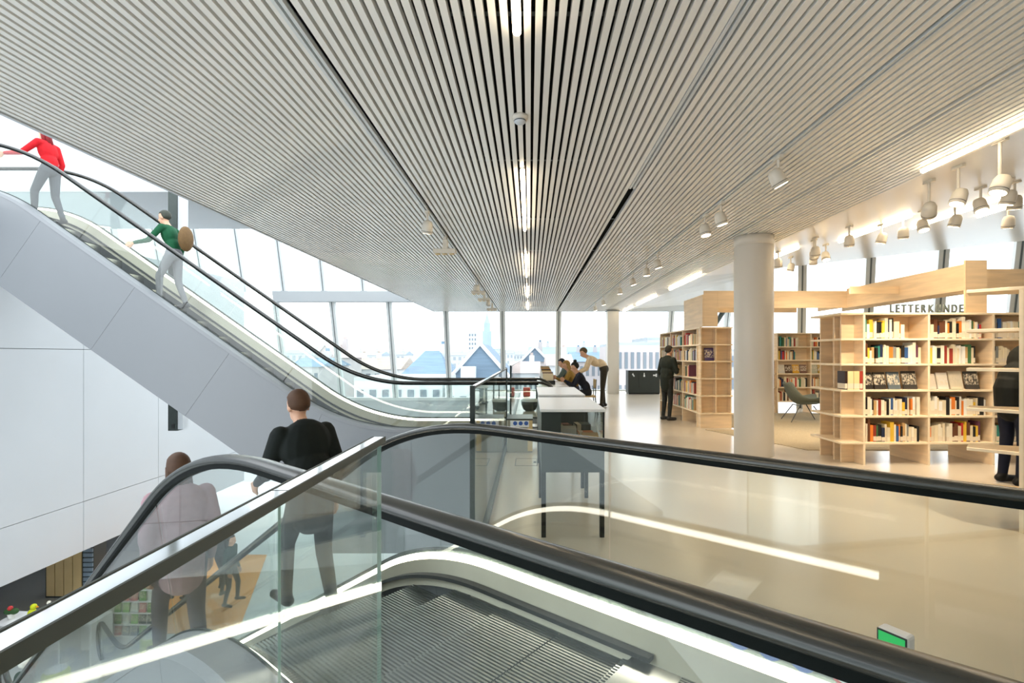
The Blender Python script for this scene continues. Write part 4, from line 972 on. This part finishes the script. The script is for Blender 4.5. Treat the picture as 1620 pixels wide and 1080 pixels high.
# ================================================================== TOWN OUTSIDE, distance haze put into its pale bluish colours
mb = MB(); mb.box(-500, 600, 26, 900, -16.5, -16)
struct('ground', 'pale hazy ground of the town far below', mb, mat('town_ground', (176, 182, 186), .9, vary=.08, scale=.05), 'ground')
def house(label, px0, px1, yr, ye, Y, depth, wall, roof, kind='gable_x', rows=2, cols=4, chim=1, win=(110, 120, 130), cat='house', name='house'):
    """gabled or hipped house measured from the photograph at distance Y"""
    x0 = (px0-CX)*Y/F; x1 = (px1-CX)*Y/F; zr = EYE-(yr-CY)*Y/F; ze = EYE-(ye-CY)*Y/F
    t = thing(name, label, cat, (x0, Y, -16)); w = x1-x0; zr += 16; ze += 16; wm = mat('wall_%d_%d_%d' % wall, wall, .8, vary=.06, scale=.8); rm2 = mat('roof_%d_%d_%d' % roof, roof, .7, vary=.12, scale=1.3, stretch=(.4, .4, 6))
    MB().box(0, w, 0, depth, 0, ze).build('wall', wm, t)
    o_ = .25
    if kind == 'gable_x': v = [(-o_, -o_, ze), (w+o_, -o_, ze), (w+o_, depth+o_, ze), (-o_, depth+o_, ze), (-o_, depth/2, zr), (w+o_, depth/2, zr)]; f_ = [(0, 1, 5, 4), (2, 3, 4, 5), (0, 4, 3), (1, 2, 5), (0, 3, 2, 1)]
    elif kind == 'hip': i_ = min(w, depth)*.32; v = [(-o_, -o_, ze), (w+o_, -o_, ze), (w+o_, depth+o_, ze), (-o_, depth+o_, ze), (i_, depth/2, zr), (w-i_, depth/2, zr)]; f_ = [(0, 1, 5, 4), (2, 3, 4, 5), (0, 4, 3), (1, 2, 5), (0, 3, 2, 1)]
    elif kind == 'gable_y': v = [(-o_, -o_, ze), (w+o_, -o_, ze), (w+o_, depth+o_, ze), (-o_, depth+o_, ze), (w/2, -o_, zr), (w/2, depth+o_, zr)]; f_ = [(0, 1, 4), (1, 2, 5, 4), (2, 3, 5), (3, 0, 4, 5), (0, 3, 2, 1)]
    else: v = [(0, 0, ze), (w, 0, ze), (w, depth, ze), (0, depth, ze), (0, 0, zr), (w, 0, zr), (w, depth, zr), (0, depth, zr)]; f_ = [(0, 1, 5, 4), (1, 2, 6, 5), (2, 3, 7, 6), (3, 0, 4, 7), (4, 5, 6, 7), (0, 3, 2, 1)]
    MB().add(v, f_).build('roof', rm2, t)
    if kind == 'gable_y':
        for a, b in (((-o_, -o_-.12, ze), (w/2, -o_-.12, zr)), ((w+o_, -o_-.12, ze), (w/2, -o_-.12, zr))): MB().tube(a, b, .16, n=6).build('verge_board', mat('verge_white', (224, 228, 230), .6, vary=.03), t)
    wmat = mat('town_window_%d' % win[0], win, .2, vary=.1, scale=.4)
    top = zr-.6 if kind == 'flat' else ze-.4
    wme = MB().box(0, w/cols*.5, -.06, 0, 0, 1.3).mesh('window', wmat)
    for r in range(rows):
        for c in range(cols):
            z = top-1.5-r*2.6
            if z > .5: link('window', wme, t, (w/cols*(c+.25), 0, z))
    for c in range(chim):
        x = w*(.25+.5*c/max(1, chim-1)) if chim > 1 else w*.75
        ch = MB().box(x-.3, x+.3, depth/2-.3, depth/2+.3, min(ze, zr)-.2, zr+.7).build('chimney', wm, t); MB().box(x-.16, x+.16, depth/2-.16, depth/2+.16, zr+.7, zr+1.0).build('chimney_pot', rm2, ch)
    return t
SLATE = (112, 138, 160); SLATE2 = (104, 126, 146); TILE_HAZED = (186, 172, 168); PALE = (206, 210, 212); BRICK_HAZED = (186, 180, 180)  # tile and brick paled towards grey: air haze mixed into the colour
house('slate-blue hipped roof house seen between the first two tall panes', 634, 706, 554, 597, 48, 9, PALE, SLATE, 'hip', 2, 6, 1)
hb_ = house('steep slate gable with white verges below the church spire', 712, 808, 543, 603, 42, 12, PALE, SLATE2, 'gable_y', 1, 4, 0)
dm = MB().box(1.0, 2.2, -.9, 3, 15.0, 16.5); dm.build('dormer', mat('dormer_white', (214, 220, 222), .6, vary=.03), hb_)
house('pale house with red tiled gable left of the slate roof', 500, 532, 543, 566, 60, 9, BRICK_HAZED, TILE_HAZED, 'gable_y', 2, 2, 1)
house('low brick terrace row behind the escalator rail', 455, 505, 566, 580, 49, 8, BRICK_HAZED, SLATE, 'gable_x', 2, 5, 2)
house('grey flat-roofed block between red gable and slate roof', 533, 632, 566, 584, 70, 10, PALE, (170, 160, 150), 'gable_x', 2, 7, 3)
house('white flat terrace roof in front of the slate house', 560, 700, 597, 602, 33, 6, PALE, (190, 196, 198), 'flat', 1, 7, 0)
house('white flat annex roof under the steep slate gable', 704, 800, 606, 610, 31, 6, PALE, (196, 202, 204), 'flat', 1, 5, 0)
house('long teal-grey roof right of the window mullion', 838, 962, 547, 566, 82, 14, BRICK_HAZED, (134, 164, 176), 'gable_x', 2, 9, 2)
house('gabled brick house before the long teal roof', 826, 866, 548, 572, 64, 10, BRICK_HAZED, SLATE2, 'gable_y', 3, 3, 1)
house('small pale gable house left of the readers', 868, 905, 560, 578, 50, 8, PALE, TILE_HAZED, 'gable_x', 3, 4, 1)
house('brick house row behind the standing man', 906, 962, 556, 572, 68, 9, (180, 174, 176), SLATE, 'gable_x', 3, 6, 2)
house('low tiled house under the steep gable at mid distance', 810, 852, 572, 590, 55, 7, PALE, TILE_HAZED, 'gable_x', 2, 5, 1)
house('large brick block with window rows right of the square column', 976, 1064, 541, 546, 40, 10, (184, 176, 176), (160, 170, 178), 'flat', 6, 9, 0)
house('paler raised block behind the brick block', 1024, 1056, 533, 538, 52, 8, (178, 186, 192), (160, 170, 178), 'flat', 3, 5, 0)
house('grey office block beyond the rear bookcase', 1075, 1260, 552, 556, 60, 12, (170, 174, 178), (160, 166, 172), 'flat', 4, 12, 0)
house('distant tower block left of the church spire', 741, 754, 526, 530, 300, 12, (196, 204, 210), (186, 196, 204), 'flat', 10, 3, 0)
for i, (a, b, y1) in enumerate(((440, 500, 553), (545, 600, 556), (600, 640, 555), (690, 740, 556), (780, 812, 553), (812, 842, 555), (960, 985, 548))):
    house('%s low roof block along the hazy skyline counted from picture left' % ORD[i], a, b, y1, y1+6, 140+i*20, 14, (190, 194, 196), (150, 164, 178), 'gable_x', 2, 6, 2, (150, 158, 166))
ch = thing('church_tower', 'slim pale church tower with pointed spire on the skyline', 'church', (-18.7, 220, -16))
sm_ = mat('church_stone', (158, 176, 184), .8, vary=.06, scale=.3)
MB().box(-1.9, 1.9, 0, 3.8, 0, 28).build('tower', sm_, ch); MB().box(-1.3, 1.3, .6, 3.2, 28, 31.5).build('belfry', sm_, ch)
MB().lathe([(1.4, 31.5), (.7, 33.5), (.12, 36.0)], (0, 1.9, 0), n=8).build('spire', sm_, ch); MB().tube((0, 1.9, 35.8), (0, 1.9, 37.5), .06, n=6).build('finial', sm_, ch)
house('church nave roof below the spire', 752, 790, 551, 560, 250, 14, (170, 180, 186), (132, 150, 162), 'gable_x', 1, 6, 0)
